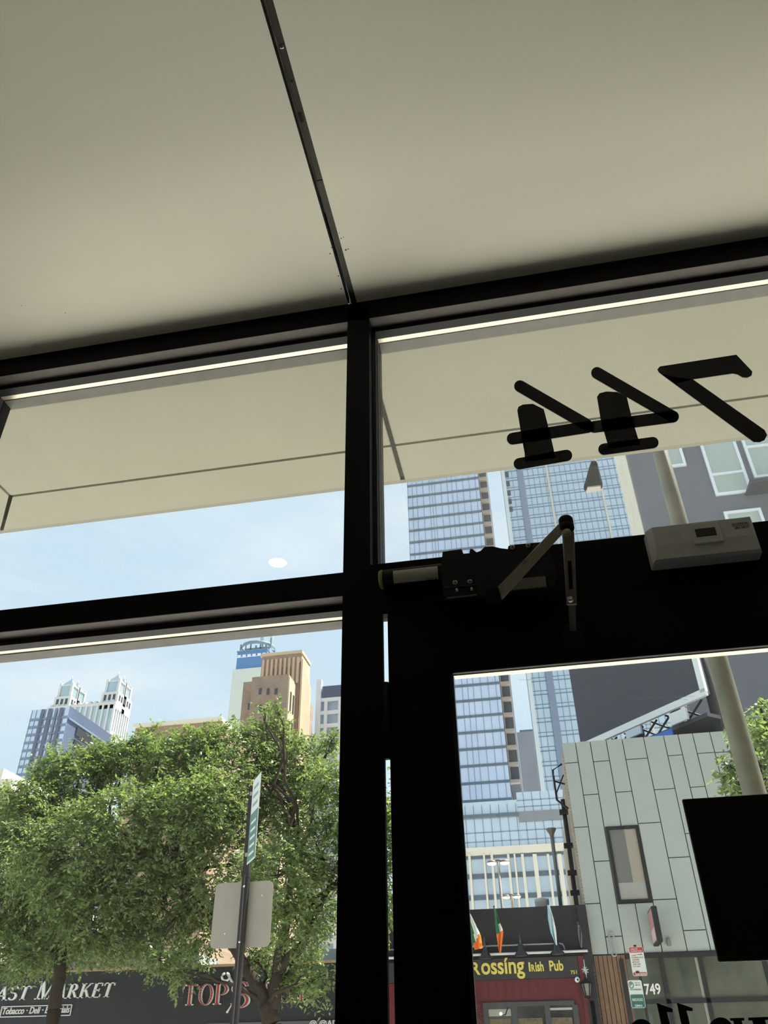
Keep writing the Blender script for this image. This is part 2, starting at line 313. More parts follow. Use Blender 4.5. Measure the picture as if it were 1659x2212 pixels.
# ------------------------------------------------------------------ shop front frame
MX0, MX1 = -0.368, -0.305
fr = MB()
fr.box(MX0, MX1, YI, YO, 0, 3.40)                         # mullion
fr.box(MX0+.012, MX1+.010, 1.545, YO, 2.46, 3.345)
fr.box(MX1, -.279, YI, 1.515, 0, 2.394)
struct(fr.build('trim_5', FRAME), 'black aluminium mullion between the window and the door', 'mullion')
struct(MB().box(-1.60, 3.6, YI, 1.52, 3.345, ZC).box(-1.60, 3.6, 1.52, YO, 3.347, 3.40).build('trim_6', FRAME), 'black head beam where the glass front meets the ceiling', 'beam')
def bay(name, x0, x1, ztop, zbot, gl, label, jl=0.0, jr=0.0):
    w = thing(name, label, 'window', ((x0+x1)/2, YG1, zbot)); w['kind'] = 'structure'
    u = MB().box(x0, x1, YI+.0005, 1.540, ztop-.001, ztop+0.004); u.build('frame_underside', FRAME_UNDER, w)
    MB().box(x0, x1, 1.541, YG1-.001, ztop-0.015, ztop+.002).box(x0, x0+0.010, 1.541, YG1-.001, zbot, ztop).box(x1-0.010, x1, 1.541, YG1-.001, zbot, ztop).box(x0, x1, 1.541, YG1-.001, zbot, zbot+.012).build('glazing_bead', GASKET, w)
    MB().box(x0+.008, x1-.008, YG1+.001, YG2-.001, ztop-0.013, ztop-0.004).build('spacer', SPACER, w)
    MB().box(x0+.003, x0+.011, YG1+.001, YG2-.001, zbot, ztop-.014).box(x1-.011, x1-.003, YG1+.001, YG2-.001, zbot, ztop-.014).build('side_spacer', GASKET, w)
    MB().box(x0, x1, YG2+.001, YO+.006, ztop-0.015, ztop+.002).build('outer_stop', FRAME_OUT, w)
    MB().box(x0, x0+0.012, YG2+.001, YO, zbot, ztop-.015).box(x1-0.012, x1, YG2+.001, YO, zbot, ztop-.015).build('side_stop', FRAME, w)
    bx('window_pane', gl, w, x0+.001, x1-.001, YG1-.0005, YG1+.0005, zbot+.001, ztop-.0125)
    return w
bay('window_1', -1.515, MX0, 3.345, 2.512, GL_L, 'upper pane of the big window left of the black mullion')
bay('window_2', -1.515, MX0, 2.45, 0.15, GL_L, 'lower pane of the window left of the mullion showing trees')
bay('window_4', MX1, 1.30, 3.345, 2.524, GL_R, 'dusty transom pane above the door with house number')
struct(MB().box(-1.515, MX0, YI, YO, 2.451, 2.510).build('trim_7', FRAME), 'black crossbar between upper and lower window panes', 'crossbar')
struct(MB().box(-1.60, -1.516, YI, YO, 0, 3.345).box(-1.515, MX0, YI, YO, 0, 0.15).build('trim_8', FRAME), 'black left jamb and sill of the window', 'jamb')
# header over the door
struct(MB().box(MX1, 1.30, YI, YO, 2.44, 2.522).box(MX1, 1.30, YI, 1.52, 2.394, 2.44).box(1.301, 1.36, YI, YO, 0, 3.345).box(1.361, 3.6, YI, YO, 0, 3.345).build('trim_9', FRAME), 'black header bar over the glass door', 'header')

# ------------------------------------------------------------------ door
dr = thing('door_1', 'black framed glass door on the right of the mullion', 'door', (0.3, 1.52, 0)); dr['kind'] = 'structure'
DX0, DX1, DZ1, DG0, DGT = -0.2675, 0.98, 2.3925, -0.141, 2.252
DT = 1.545
MB().box(DX0, DG0, YI, DT, 0.01, DZ1).box(DX1-.13, DX1, YI, DT, 0.01, DZ1).box(DG0, DX1-.13, YI, DT, DGT, DZ1).box(DG0, DX1-.13, YI, DT, 0.01, 0.3).build('door_frame', FRAME, dr)
MB().box(DG0, DG0+.006, YI+.004, YI+.018, .3, DGT).box(DG0, DX1-.13, YI+.004, YI+.012, DGT-.006, DGT).build('glazing_bead', GASKET, dr)
MB().box(DG0+.006, DX1-.136, 1.519, 1.537, DGT-.006, DGT-.001).build('spacer', SPACER, dr)
bx('door_pane', GL_D, dr, DG0+.001, DX1-.131, 1.5175, 1.5185, .301, DGT-.001)
z1 = P(830, 1482, YI).z; z0 = P(833, 1628, YI).z
MB().box(-.3045, DX0-.0005, 1.505, 1.54, z0, z1).lathe([(.0001, z0-.012), (.006, z0-.012), (.006, z1+.004), (.0001, z1+.006)], (-.272, 1.4935, 0), 'Z', 12).build('hinge', BLK, dr)

# ------------------------------------------------------------------ house number, vinyl lettering, black notice
def caps(mb, a, b_, w, Y, th, inv):   # capsule stroke in image coordinates of the glass plane
    ax, ay = a; bx_, by = b_; L = math.hypot(bx_-ax, by-ay); ux, uy = (bx_-ax)/L, (by-ay)/L; pts = []
    for i in range(9):
        t = PI/2+PI*i/8; pts.append((ax+(ux*math.cos(t)-uy*math.sin(t))*w/2, ay+(uy*math.cos(t)+ux*math.sin(t))*w/2))
    for i in range(9):
        t = -PI/2+PI*i/8; pts.append((bx_+(ux*math.cos(t)-uy*math.sin(t))*w/2, by+(uy*math.cos(t)+ux*math.sin(t))*w/2))
    poly(mb, pts, Y, th, inv)
def poly(mb, pts, Y, th, inv):
    q = [P(*inv(*p), Y) for p in pts]; mb.prism([(v.x, v.z) for v in q], Y-th, Y)
i2 = lambda u_, v_: (780+u_*.5298, 540+v_*.53)
VIN = mat('black_vinyl', (9, 9, 10), 0.6, 0, .3)
VY = YG1-.001
def digit4(capsl, stem, label):
    mb = MB()
    for a, b_, w in capsl: caps(mb, a, b_, w, VY, .0012, i2)
    poly(mb, stem, VY, .0012, i2)
    return tag(mb.build('vinyl_digit', VIN), label, 'number', 'mirrored house number on the transom glass')
digit4([((648, 556), (918, 712), 48), ((618, 770), (925, 722), 48), ((645, 872), (838, 838), 46)],
       [(637, 655), (642, 640), (660, 631), (700, 628), (745, 650), (768, 740), (785, 812), (792, 850), (668, 862), (667, 830), (652, 745)],
       'mirrored black 4 nearest the mullion on the transom glass')
digit4([((962, 502), (1270, 680), 48), ((950, 722), (1272, 680), 48), ((990, 813), (1190, 786), 46)],
       [(962, 600), (972, 585), (1000, 578), (1045, 580), (1083, 600), (1105, 690), (1128, 765), (1140, 795), (1010, 812), (1005, 790), (978, 700)],
       'mirrored black 4 in the middle between the other 4 and the 7')
mb = MB(); poly(mb, [(1215, 500), (1208, 488), (1218, 476), (1530, 428), (1595, 497), (1592, 512), (1575, 521), (1555, 520), (1535, 508), (1515, 504), (1352, 528), (1280, 548)], VY, .0012, i2)
poly(mb, [(1225, 508), (1280, 520), (1352, 528), (1645, 735), (1655, 755), (1645, 775), (1625, 784), (1600, 783)], VY, .0012, i2)
tag(mb.build('vinyl_digit', VIN), 'mirrored black 7 furthest right on the transom glass', 'number', 'mirrored house number on the transom glass')
i6 = lambda u_, v_: (1060+u_*.3611, 1980+v_*.3608)
VD = 1.5165
for pl, lab in (([(992, 517), (1088, 552), (1087, 574), (1054, 572), (1135, 900), (1075, 900)], 'tall black vinyl letter just right of the round one at the door bottom'),
                ([(1112, 515), (1208, 548), (1207, 567), (1171, 563), (1255, 900), (1195, 900)], 'second tall black vinyl letter from the left on the door')):
    mb = MB(); poly(mb, pl, VD, .0012, i6); tag(mb.build('vinyl_letter', VIN), lab, 'letter', 'vinyl lettering on the door glass')
for c, lab in (((900, 735), 'round black vinyl letter at the left end of the door lettering'), ((1375, 725), 'round black vinyl letter between the tall ones and the serifs')):
    mb = MB(); n = 28
    for i in range(n):
        q = []
        for t, k in ((i, 1), (i+1, 1), (i+1, .45), (i, .45)):
            a = 2*PI*t/n; q.append((c[0]+math.cos(a)*88*(k if k == 1 else .42)+(0 if k==1 else 4), c[1]+math.sin(a)*122*(k if k == 1 else .68)))
        poly(mb, q, VD, .0012, i6)
    tag(mb.build('vinyl_letter', VIN), lab, 'letter', 'vinyl lettering on the door glass')
mb = MB()
for q in ([(1430, 608), (1515, 606), (1517, 622), (1500, 624), (1560, 820), (1500, 820), (1450, 624), (1432, 624)], [(1540, 605), (1665, 600), (1668, 618), (1640, 620), (1700, 820), (1640, 820), (1562, 622), (1541, 622)], [(1500, 820), (1535, 820), (1600, 640), (1570, 640)]):
    poly(mb, q, VD, .0012, i6)
tag(mb.build('vinyl_letter', VIN), 'black vinyl letter with flat serifs at the right of the door lettering', 'letter', 'vinyl lettering on the door glass')
a = P(1473, 1727, 1.512); c = P(1558, 2078, 1.512)
mb = MB(); rs = random.Random(4)
for x0_, x1_, yy_ in ((1350, 1420, 1508), (1372, 1470, 1509), (1420, 1500, 1507), (1440, 1485, 1512), (1283, 1300, 1454), (1120, 1150, 1468)):
    pts = []; k = 7
    for i in range(k): v = P(x0_+(x1_-x0_)*i/(k-1), yy_+rs.uniform(-2, 2)-(x1_-x0_)*.03*i/(k-1), 1.517); pts.append((v.x, 1.5172, v.z))
    mb.tube(pts, .00022, 4)
mb.build('glass_scratch', mat('white_scratch', (220, 220, 220), .5), dr)
ns = thing('door_notice', 'black rectangular notice hung flat against the door glass', 'notice', (a.x+.15, 1.512, c.z))
MB().bbox(a.x, a.x+.34, 1.509, 1.5165, c.z, a.z, .0015).build('notice_board', mat('black_board', (10, 10, 11), .5, 0, .3), ns)

# ------------------------------------------------------------------ door closer
dc = thing('door_closer', 'door closer with black body and steel arm above the door', 'door closer', (0, 1.46, 2.42))
YF = 1.46   # body front face
def PQ(px, py, Y=YF): v = P(px, py, Y); return v
# main housing silhouette traced, extruded to the header
sil = [(956, 1192), (997, 1186), (1001, 1196), (1014, 1195), (1015, 1186), (1021, 1186), (1029, 1193), (1038, 1190), (1047, 1181), (1064, 1180), (1080, 1184), (1097, 1186), (1098, 1180), (1104, 1177), (1180, 1170), (1205, 1240), (1195, 1275), (960, 1296), (952, 1240)]
q = [P(x, y, 1.445) for x, y in sil]
MB().prism([(v.x, v.z) for v in q], 1.445, 1.5).build('body', mat('black_cast_iron', (13, 13, 15), .5, 0, .25), dc)
a = P(826, 1247, 1.465); b_ = P(958, 1233, 1.465); rad = .021
pr = [(.0001, -.002), (rad*.8, -.002), (rad, .004), (rad, b_.x-a.x+.01)]
MB().lathe(pr, (a.x, 1.475, (a.z+b_.z)/2), 'X', 24).build('cylinder', mat('black_cast_iron', (22, 22, 25)), dc)
o = MB().lathe([(.0001, -.007), (rad*.9, -.007), (rad*1.02, -.003), (rad*1.02, .002), (rad*.8, .0025)], (a.x-.001, 1.475, (a.z+b_.z)/2), 'X', 24).build('end_cap', mat('lime_green_plastic', (128, 150, 84), .6), dc)
o['label'] = 'lime green end cap'
# label, wrapped on the cylinder's front, printed upside down
lb = MB(); lx0 = P(849, 1240, 1.455).x; lx1 = P(946, 1240, 1.455).x; zc_ = (a.z+b_.z)/2; n = 8; vs = []; fs = []
for i in range(n+1):
    t = math.radians(-62+i*82/n)
    for x in (lx0, lx1): vs.append((x, 1.475-math.cos(t)*(rad+.0004), zc_+math.sin(t)*(rad+.0004)))
for i in range(n): fs.append((2*i, 2*i+1, 2*i+3, 2*i+2))
lab = lb.add(vs, fs, 0, True).build('label_sticker', mat('grey_white_label', (196, 192, 182), .6), dc)
INK = mat('dark_print', (30, 30, 32), .6)
text_mesh('4040XP', INK, lab, P(944, 1262, 1.452).x, 1.4525, P(944, 1246, 1.452).z, .0062, .024, .0003, .012, 0, 'lettering', PI)
text_mesh('LCN', INK, lab, P(880, 1262, 1.452).x, 1.4525, P(880, 1256, 1.452).z, .005, .012, .0003, .02, 0, 'lettering', PI)
mb = MB()
for k in range(0):
    z = zc_+.004+k*.0033
    dy = math.sqrt(max(0, (rad+.0004)**2-(z-zc_)**2)); mb.box(lx1-.026, lx1-.004-.003*(k % 3), 1.475-dy-.0006, 1.475-dy+.0002, z, z+.0008)
    mb.box(lx0+.006+.002*(k % 2), lx0+.020, 1.475-dy-.0006, 1.475-dy+.0002, z, z+.0007)
# adjusting plate and screws on the underside front
for (x0, y0, x1, y1, m, nm) in ((962, 1262, 1030, 1270, STEEL, 'valve_plate'), (965, 1284, 1030, 1293, STEEL, 'valve_plate'), (1100, 1245, 1178, 1276, mat('dull_grey_plate', (120, 116, 108), .5, .3), 'cover_plate')):
    p0 = P(x0, y1, 1.443); p1 = P(x1, y0, 1.443); MB().bbox(p0.x, p1.x, 1.441, 1.446, min(p0.z, p1.z), max(p0.z, p1.z), .0008).build(nm, m, dc)
for (x, y) in ((983, 1258), (1015, 1256), (1107, 1182), (1141, 1178)):
    p = P(x, y, 1.443); s = MB().lathe([(.0001, -.0025), (.0045, -.0018), (.0055, 0), (.0055, .003)], (p.x, 1.4435, p.z), 'Y', 16).build('screw', SCREW, dc)
    MB().box(p.x-.0035, p.x+.0035, 1.4405, 1.4412, p.z-.0007, p.z+.0007).box(p.x-.0007, p.x+.0007, 1.4405, 1.4412, p.z-.0035, p.z+.0035).build('cross_slot', BLK, s)
for (x, y) in ((987, 1275), (1019, 1273)):
    p = P(x, y, 1.441); MB().lathe([(.0001, -.004), (.0025, -.004), (.003, .002)], (p.x, 1.4405, p.z), 'Y', 12).build('valve_screw', SCREW, dc)
# arms: real bars standing off the body
def bar(p0, p1, w0, w1, t, nrm):
    d = (p1-p0).normalized(); s = d.cross(nrm).normalized(); n_ = nrm.normalized(); mb = MB(); R_ = []
    for p, w in ((p0, w0), (p1, w1)):
        R_.append([p+s*w/2*.8-n_*t/2, p+s*w/2, p+s*w/2*.8+n_*t/2, p-s*w/2*.8+n_*t/2, p-s*w/2, p-s*w/2*.8-n_*t/2])
    vs = R_[0]+R_[1]; mb.add(vs, [tuple(range(5, -1, -1)), tuple(range(6, 12))]+[(i, (i+1) % 6, 6+(i+1) % 6, 6+i) for i in range(6)]); return mb
YA = 1.36
A0 = P(1076, 1286, 1.435); A1 = P(1213, 1140, YA)
bar(A0, A1, .027, .021, .008, Vector((0, -1, 0))).build('main_arm', STEEL, dc)
A1b = P(1227, 1150, YA-.006); A2 = P(1235, 1306, 1.43)
am = bar(A1b, A2, .024, .020, .007, Vector((0, -1, 0))).build('forearm', STEEL, dc)
A3 = P(1238, 1368, 1.49); bar(P(1235, 1300, 1.434), A3, .015, .013, .006, Vector((0, -1, 0))).build('extension_bar', mat('dull_arm_steel', (104, 100, 92), .5, .5), dc)
s0 = A1b.lerp(A2, .42)+Vector((0, -.0045, 0)); s1 = A1b.lerp(A2, .80)+Vector((0, -.0045, 0))
bar(s0, s1, .0075, .0075, .003, Vector((0, -1, 0))).build('slot', BLK, am)
kp = P(1224, 1135, YA); hh = .012
MB().lathe([(.0001, -.002), (.0135, -.001), (.0145, .003), (.0145, .010), (.013, .012), (.0145, .014), (.0145, .024), (.012, .028), (.0001, .029)], (kp.x, kp.y, kp.z-.010), 'Z', 24).build('elbow_knuckle', BLK, dc)
MB().lathe([(.0001, -.002), (.0075, -.002), (.0085, .002)], (P(1225, 1152, YA-.008).x, YA-.012, P(1225, 1152, YA-.008).z), 'Y', 20).build('pivot_pin', mat('pale_zinc', (140, 134, 122), .4, .5), am)
v = P(1232, 1295, 1.424); MB().lathe([(.0001, -.004), (.003, -.005), (.006, -.003), (.0065, .003)], (v.x, 1.422, v.z), 'Y', 14).build('clamp_bolt', SCREW, am)
MB().lathe([(.0001, -.012), (.016, -.012), (.018, -.006), (.018, .012)], (P(1066, 1290, 1.44).x, 1.44, P(1066, 1288, 1.44).z), 'Z', 20).build('spindle', BLK, dc)
MB().bbox(A3.x-.02, A3.x+.02, 1.484, 1.5, A3.z-.03, A3.z+.02, .004).build('door_shoe', BLK, dc)
d_ = (A1-A0); ang = math.atan2(d_.z, d_.x); tp = A0.lerp(A1, .44)
text_mesh('LCN', mat('arm_stamp', (60, 57, 50), .6), dc, tp.x-.004, tp.y-.0075, tp.z, .007, .022, .0006, .015, 0, 'lettering', ang)

# ------------------------------------------------------------------ exit sensor on the header
YS = 1.452
es = thing('motion_sensor', 'white plastic motion sensor box mounted on the door header', 'sensor', (.3, 1.48, 2.5))
SW = mat('grey_white_plastic', (216, 216, 216), .5, 0, .4); SG = mat('grey_plastic', (150, 146, 140), .5)
x0 = P(1397, 1150, YS).x; x1 = P(1640, 1150, YS).x; zt = P(1520, 1124, YS).z; zb = P(1520, 1198, YS).z
H_ = zt-zb
MB().bbox(x0, x1, YS+.018, 1.5, zb, zt, .003).build('base', SW, es)
mb = MB(); b = .012
mb.add([(x0+.001, YS+.017, zb+.001), (x1-.001, YS+.017, zb+.001), (x1-.001, YS+.017, zt-.001), (x0+.001, YS+.017, zt-.001),
        (x0+b*.5, YS+.004, zb+.002), (x1-b*.5, YS+.004, zb+.002), (x1-b*.6, YS, zt-b*.3), (x0+b, YS, zt-b*.3), (x0+b, YS, zb+H_*.42), (x1-b, YS, zb+H_*.42)],
       [(0, 1, 5, 4), (4, 5, 9, 8), (8, 9, 6, 7), (7, 6, 2, 3), (0, 4, 8, 7, 3), (1, 2, 6, 9, 5)])
mb.build('cover', SW, es)
xa = P(1492, 1150, YS).x; xb = P(1560, 1150, YS).x
MB().bbox(xa, xb, YS-.003, YS+.006, zb+H_*.30, zt-H_*.10, .002).build('lens_frame', SW, es)
MB().bbox(xa+.008, xb-.012, YS-.0042, YS, zb+H_*.50, zb+H_*.74, .0008).build('lens', mat('dark_lens', (40, 42, 46), .2), es)
MB().box(xa-.004, xb-.006, YS+.004, YS+.012, zb+H_*.17, zb+H_*.27).build('lower_slot', SG, es)
mb = MB(); gx = P(1446, 1150, YS).x
for i in range(7):
    for j in range(6): mb.lathe([(.0001, -.0004), (.0006, -.0004), (.0006, .0006)], (gx+i*.0036, YS, zb+H_*.48+j*.0042), 'Y', 6)
mb.build('speaker_grille', SG, es)
tx = P(1583, 1140, YS).x; tz = P(1605, 1136, YS).z; DK = mat('dark_grey_print', (58, 56, 56), .6)
text_mesh('SECURITRON', DK, es, tx, YS-.0006, tz+.0035, .0048, .030, .0005, .012)
MB().box(tx, tx+.033, YS-.0006, YS, tz+.0008, tz+.0014).build('printed_line', DK, es)
text_mesh('ASSA ABLOY', DK, es, tx+.003, YS-.0006, tz-.0058, .0050, .029, .0005, .014)

# ------------------------------------------------------------------ ceiling lamp (behind the camera, mirrored in the pane)
cl = thing('ceiling_light', 'small round recessed ceiling lamp mirrored in the upper left pane', 'lamp', (-0.40, 0.0, ZC))
q = ray(600, 1215); tt = (ZC-CAM.z)/q.z; pt = CAM+q*tt; ly = YG1-(pt.y-YG1); cl.location = (pt.x, ly, ZC)
MB().lathe([(.040, 0), (.055, -.006), (.060, 0.0), (.060, -.001)], (pt.x, ly, ZC-.001), 'Z', 28).build('trim_ring', SW, cl)
MB().lathe([(.0001, -.002), (.039, -.002), (.040, 0)], (pt.x, ly, ZC-.001), 'Z', 28).build('diffuser', mat('warm_lamp', (255, 226, 196), .5, 0, .5, 0, 1, None, 0, 6.0), cl)
# ------------------------------------------------------------------ outside world
# ================================================================== THE CITY ACROSS THE STREET
def CG(name, rgb, rough=.12, metal=.55, noise=.12, ns=.15, rgb2=None): return mat(name, rgb, rough, metal, .8, noise, ns, rgb2)  # distant tower glass in lightened tones: haze is put into the colour
G_BLUE = CG('blue_curtain_wall_glass', (208, 216, 232)); G_PALE = CG('pale_blue_curtain_wall_glass', (206, 218, 226)); G_DEEP = CG('slate_blue_curtain_glass', (132, 146, 178))
LINE = mat('grey_mullion_metal', (120, 138, 156), .5, .2); DLINE = mat('dark_grey_spandrel', (96, 108, 118), .5, .2); WHT = mat('white_painted_metal', (226, 230, 228), .5)
CREAM = mat('cream_stone', (214, 208, 192), .8, 0, .2, .08, .2); TANB = brick('tan_brick', (190, 162, 138), (176, 148, 124), (160, 140, 120), .8)
TANS = mat('tan_brick_side', (206, 178, 150), .85, 0, .2, .15, .15); WIN = mat('dark_window_glass', (58, 62, 68), .15, .0, .8)
GREY = mat('dark_grey_render', (112, 114, 120), .8, 0, .3, .10, .6); BEIGE = mat('pale_beige_brick', (206, 202, 188), .9, 0, .2, .1, 1.2)

def xz(px, py, Y): v = P(px, py, Y); return v.x, v.z
# ---- glass tower with banded floors, right of the mullion
Y = 150.0
xl = P(882, 1100, Y).x; xr = P(1040, 1100, Y).x; zA = 175; zB = P(1040, 1764, Y).z; dz = (P(975, 1452, Y).z-P(975, 1484.5, Y).z)
t = thing('glass_tower', 'blue glass tower with dark floor bands and a recessed dark balcony strip', 'tower', ((xl+xr)/2, Y, 0))
bx('glass_wall', G_BLUE, t, xl, xr, Y, Y+25, 0, zA)
mb = MB(); z = P(975, 1484, Y).z
while z > zB-dz*3: z -= dz
k = 0
while z < zA: mb.box(xl-.05, xr+.05, Y-.25, Y, z-.22, z+.22); z += dz
mb.build('floor_band', DLINE, t)
mb = MB(); x = xl; rr = random.Random(3)
while x < xr: mb.box(x-.05, x+.05, Y-.12, Y, 0, zA); x += rr.choice([.65, 1.1, 1.5, 1.5])
mb.build('mullion_grid', LINE, t)
x2 = P(1058, 1100, Y).x; zc_ = P(1118, 1690, Y).z
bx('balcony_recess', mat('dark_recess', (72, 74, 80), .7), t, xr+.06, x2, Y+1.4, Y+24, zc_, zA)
mb = MB(); z = P(975, 1484, Y).z
while z > zc_: z -= dz
while z < zA:
    if z > zc_: mb.box(xr+.06, x2, Y+.2, Y+1.38, z-.3, z+.3)
    z += dz
mb.box(xr+.06, xr+.3, Y+1.0, Y+1.39, zc_, zA)
mb.build('balcony_slab', mat('tan_balcony_soffit', (150, 140, 128), .8), t)
# ---- second glass tower
Y = 190.0
xl = P(1092, 1100, Y).x; xr = P(1357, 1080, Y).x; zA = 230
t = thing('glass_tower', 'wide pale blue glass tower with fine grid and grey vertical stripes', 'tower', ((xl+xr)/2, Y, 0))
bx('glass_wall', G_PALE, t, xl, xr, Y, Y+30, 0, zA)
mb = MB(); z = 2
while z < zA: mb.box(xl, xr, Y-.12, Y, z-.1, z+.1).box(xl, xr, Y-.12, Y, z+.9, z+1.02); z += 3.5
x = xl
while x < xr: mb.box(x-.06, x+.06, Y-.16, Y, 0, zA); x += 1.55
mb.build('mullion_grid', LINE, t)
def vstripe(px, py, wpx, m, nm, par, Y=190.0):
    a = P(px-wpx/2, py, Y).x; b_ = P(px+wpx/2, py, Y).x; bx(nm, m, par, a, b_, Y-.5, Y, 0, zA)
vstripe(1138, 1120, 13, mat('grey_stripe_glass', (140, 150, 168), .3, .3), 'vertical_stripe', t); vstripe(1198, 1120, 4.5, CREAM, 'vertical_fin', t); vstripe(1313, 1120, 4.5, CREAM, 'vertical_fin', t)
vstripe(1147, 1500, 9, WHT, 'corner_fin', t)
for i, y in enumerate((1010, 1027, 1046, 1066, 1084, 1101)):
    a = P(1084+i*2.2, y+5, Y); b_ = P(1096+i*2.2, y-6, Y); bx('balcony_opening', WIN, t, a.x, b_.x, Y-.3, Y+.1, a.z, b_.z) 
# ---- mauve block behind in the gap
Y = 260.0
a = P(1116, 1582, Y); b_ = P(1172, 1710, Y)
t = thing('office_block', 'mauve grey block seen in the gap between the two glass towers', 'building', ((a.x+b_.x)/2, Y, 0))
bx('wall', mat('mauve_grey_cladding', (138, 138, 146), .8, 0, .2, .1, .1), t, a.x, b_.x, Y, Y+20, 0, a.z)
bx('parapet', DLINE, t, a.x+1, b_.x, Y+1, Y+10, a.z, a.z+1)
# ---- podium block
Y = 140.0
def PB(px, py, Y=140.0): return P(px, py, Y)
t = thing('podium_block', 'pale glass podium with beige band and white piers behind the pub roof', 'building', (PB(1100, 1900).x, Y, 0))
xm = PB(1122, 1780).x; xe = PB(1290, 1780).x; x0 = PB(880, 1780).x
bx('lower_glass', G_PALE, t, x0, xm-.02, Y, Y+9, PB(1050, 1834).z, zB)
bx('upper_glass', G_PALE, t, xm, xe, Y, Y+30, PB(1160, 1830).z, PB(1160, 1709).z)
bx('grey_band', mat('grey_louvre_band', (128, 130, 134), .7), t, xm, xe, Y-.35, Y, PB(1160, 1774).z, PB(1160, 1752).z)
bx('edge_band', DLINE, t, x0, xm, Y-.7, Y, PB(1050, 1767).z, PB(1050, 1760).z)
mb = MB()
for i in range(22):
    x = x0+(xe-x0)*i/22; mb.box(x-.05, x+.05, Y-.12, Y, PB(1050, 1830).z, PB(1160, 1709).z if x > xm else zB-.6)
for y in (1727, 1741, 1792, 1812): z = PB(1160, y).z; mb.box(xm if y < 1760 else x0, xe, Y-.12, Y, z-.06, z+.06)
mb.build('mullion_grid', LINE, t)
bx('stone_band', CREAM, t, x0, xe, Y-.5, Y+9, PB(1050, 1848).z, PB(1050, 1831).z)
bx('lower_wall', G_PALE, t, x0, xe, Y+.3, Y+9, 0, PB(1050, 1848).z-.02)
for px, w in ((985, 5), (1018, 5), (1050, 4), (1067, 5), (1103, 5), (1117, 4), (1134, 6), (1161, 9), (1190, 5), (1215, 9), (1245, 6)):
    a = PB(px-w/2, 1900).x; b_ = PB(px+w/2, 1900).x; bx('stone_pier', CREAM, t, a, b_, Y-.7, Y+.28, 0, PB(px, 1846).z)
for y in (1849, 1892, 1938): z = PB(1050, y).z; bx('spandrel', DLINE, t, x0, xe, Y-.1, Y+.28, z-.35, z+.35)
# rooftop cooling drum + reflected shape left out; double street lamps far behind
LIT = mat('lit_lamp_lens', (255, 236, 190), .5, 0, .5, 0, 1, None, 0, 2.2); POLEM = mat('brown_grey_pole_paint', (110, 104, 96), .6, .2)
for i, (px, py, dx) in enumerate(((1076, 1861, 14), (1105, 1935, 11.5))):
    Y = 48 if i == 0 else 60
    a = P(px, py, Y); t = thing('street_lamp', ('taller' if i == 0 else 'shorter')+' twin headed street lamp with both heads lit beyond the pub roof', 'street lamp', (a.x, Y, 0), 'twin headed street lamps')
    MB().tube([(a.x, Y, 0), (a.x, Y, a.z)], [.13, .07], 8).build('pole', POLEM, t)
    w = P(px+dx, py, Y).x-a.x
    MB().tube([(a.x-w, Y, a.z), (a.x, Y, a.z+.08), (a.x+w, Y, a.z)], .05, 6).build('cross_arm', POLEM, t)
    for s in (-1, 1):
        h = MB().lathe([(.0001, .12), (.20, .10), (.27, .02), (.27, -.03)], (a.x+s*w, Y, a.z-.04), 'Z', 14).build('lamp_head', POLEM, t)
        MB().lathe([(.26, -.03), (.22, -.11), (.0001, -.14)], (a.x+s*w, Y, a.z-.04), 'Z', 14).build('lens', LIT, h)
# ---- slate blue tower at lower left
Y = 150.0
a = P(71, 1533, Y); c = P(151, 1527, Y)
t = thing('glass_tower', 'slate blue glass tower with dark vertical strips low on the left', 'tower', ((a.x+c.x)/2, Y, 0))
dd = P(236, 1586, Y); Yb = Y*1.0; v = ray(236, 1590); tb = (c.z-CAM.z)/v.z; yb = (CAM+v*tb).y
bx('glass_wall', CG('sky_blue_glass', (216, 224, 238)), t, a.x, c.x, Y, yb, 0, c.z)
bx('side_glass', G_DEEP, t, c.x, c.x+.1, Y, yb, 0, c.z+.2)
dz = P(60, 1556, Y).z-P(60, 1572, Y).z
mb = MB(); z = c.z-dz*1.35
while z > 4: mb.box(a.x-.05, c.x+.12, Y-.2, Y, z-.25, z+.25); z -= dz
mb.box(c.x+.1, c.x+.5, Y, yb, c.z-dz*1.4-.4, c.z-dz*1.4).build('floor_band', LINE, t)
for (p0, p1) in ((93, 98.5), (107, 115), (124, 126), (131, 138)):
    bx('dark_strip', mat('grey_louvre_strip', (104, 108, 124), .5, .2), t, P(p0, 1531, Y).x, P(p1, 1531, Y).x, Y-.3, Y, 0, c.z-.1)
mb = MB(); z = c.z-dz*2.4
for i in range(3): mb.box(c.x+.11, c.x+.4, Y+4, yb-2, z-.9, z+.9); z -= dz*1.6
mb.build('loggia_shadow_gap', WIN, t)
mb = MB()
for i in range(8): x = a.x+(c.x-a.x)*i/8; mb.box(x-.05, x+.05, Y-.1, Y, 0, c.z)
mb.build('mullion_grid', LINE, t)
# ---- white tower with four pinnacles
Y = 420.0
tz = lambda px, py: P(px, py, 420.0)
body0 = tz(104, 1535).x; bodym = tz(247, 1530).x; zt_ = tz(180, 1522).z
v = ray(283, 1530); X1 = bodym; yb = None
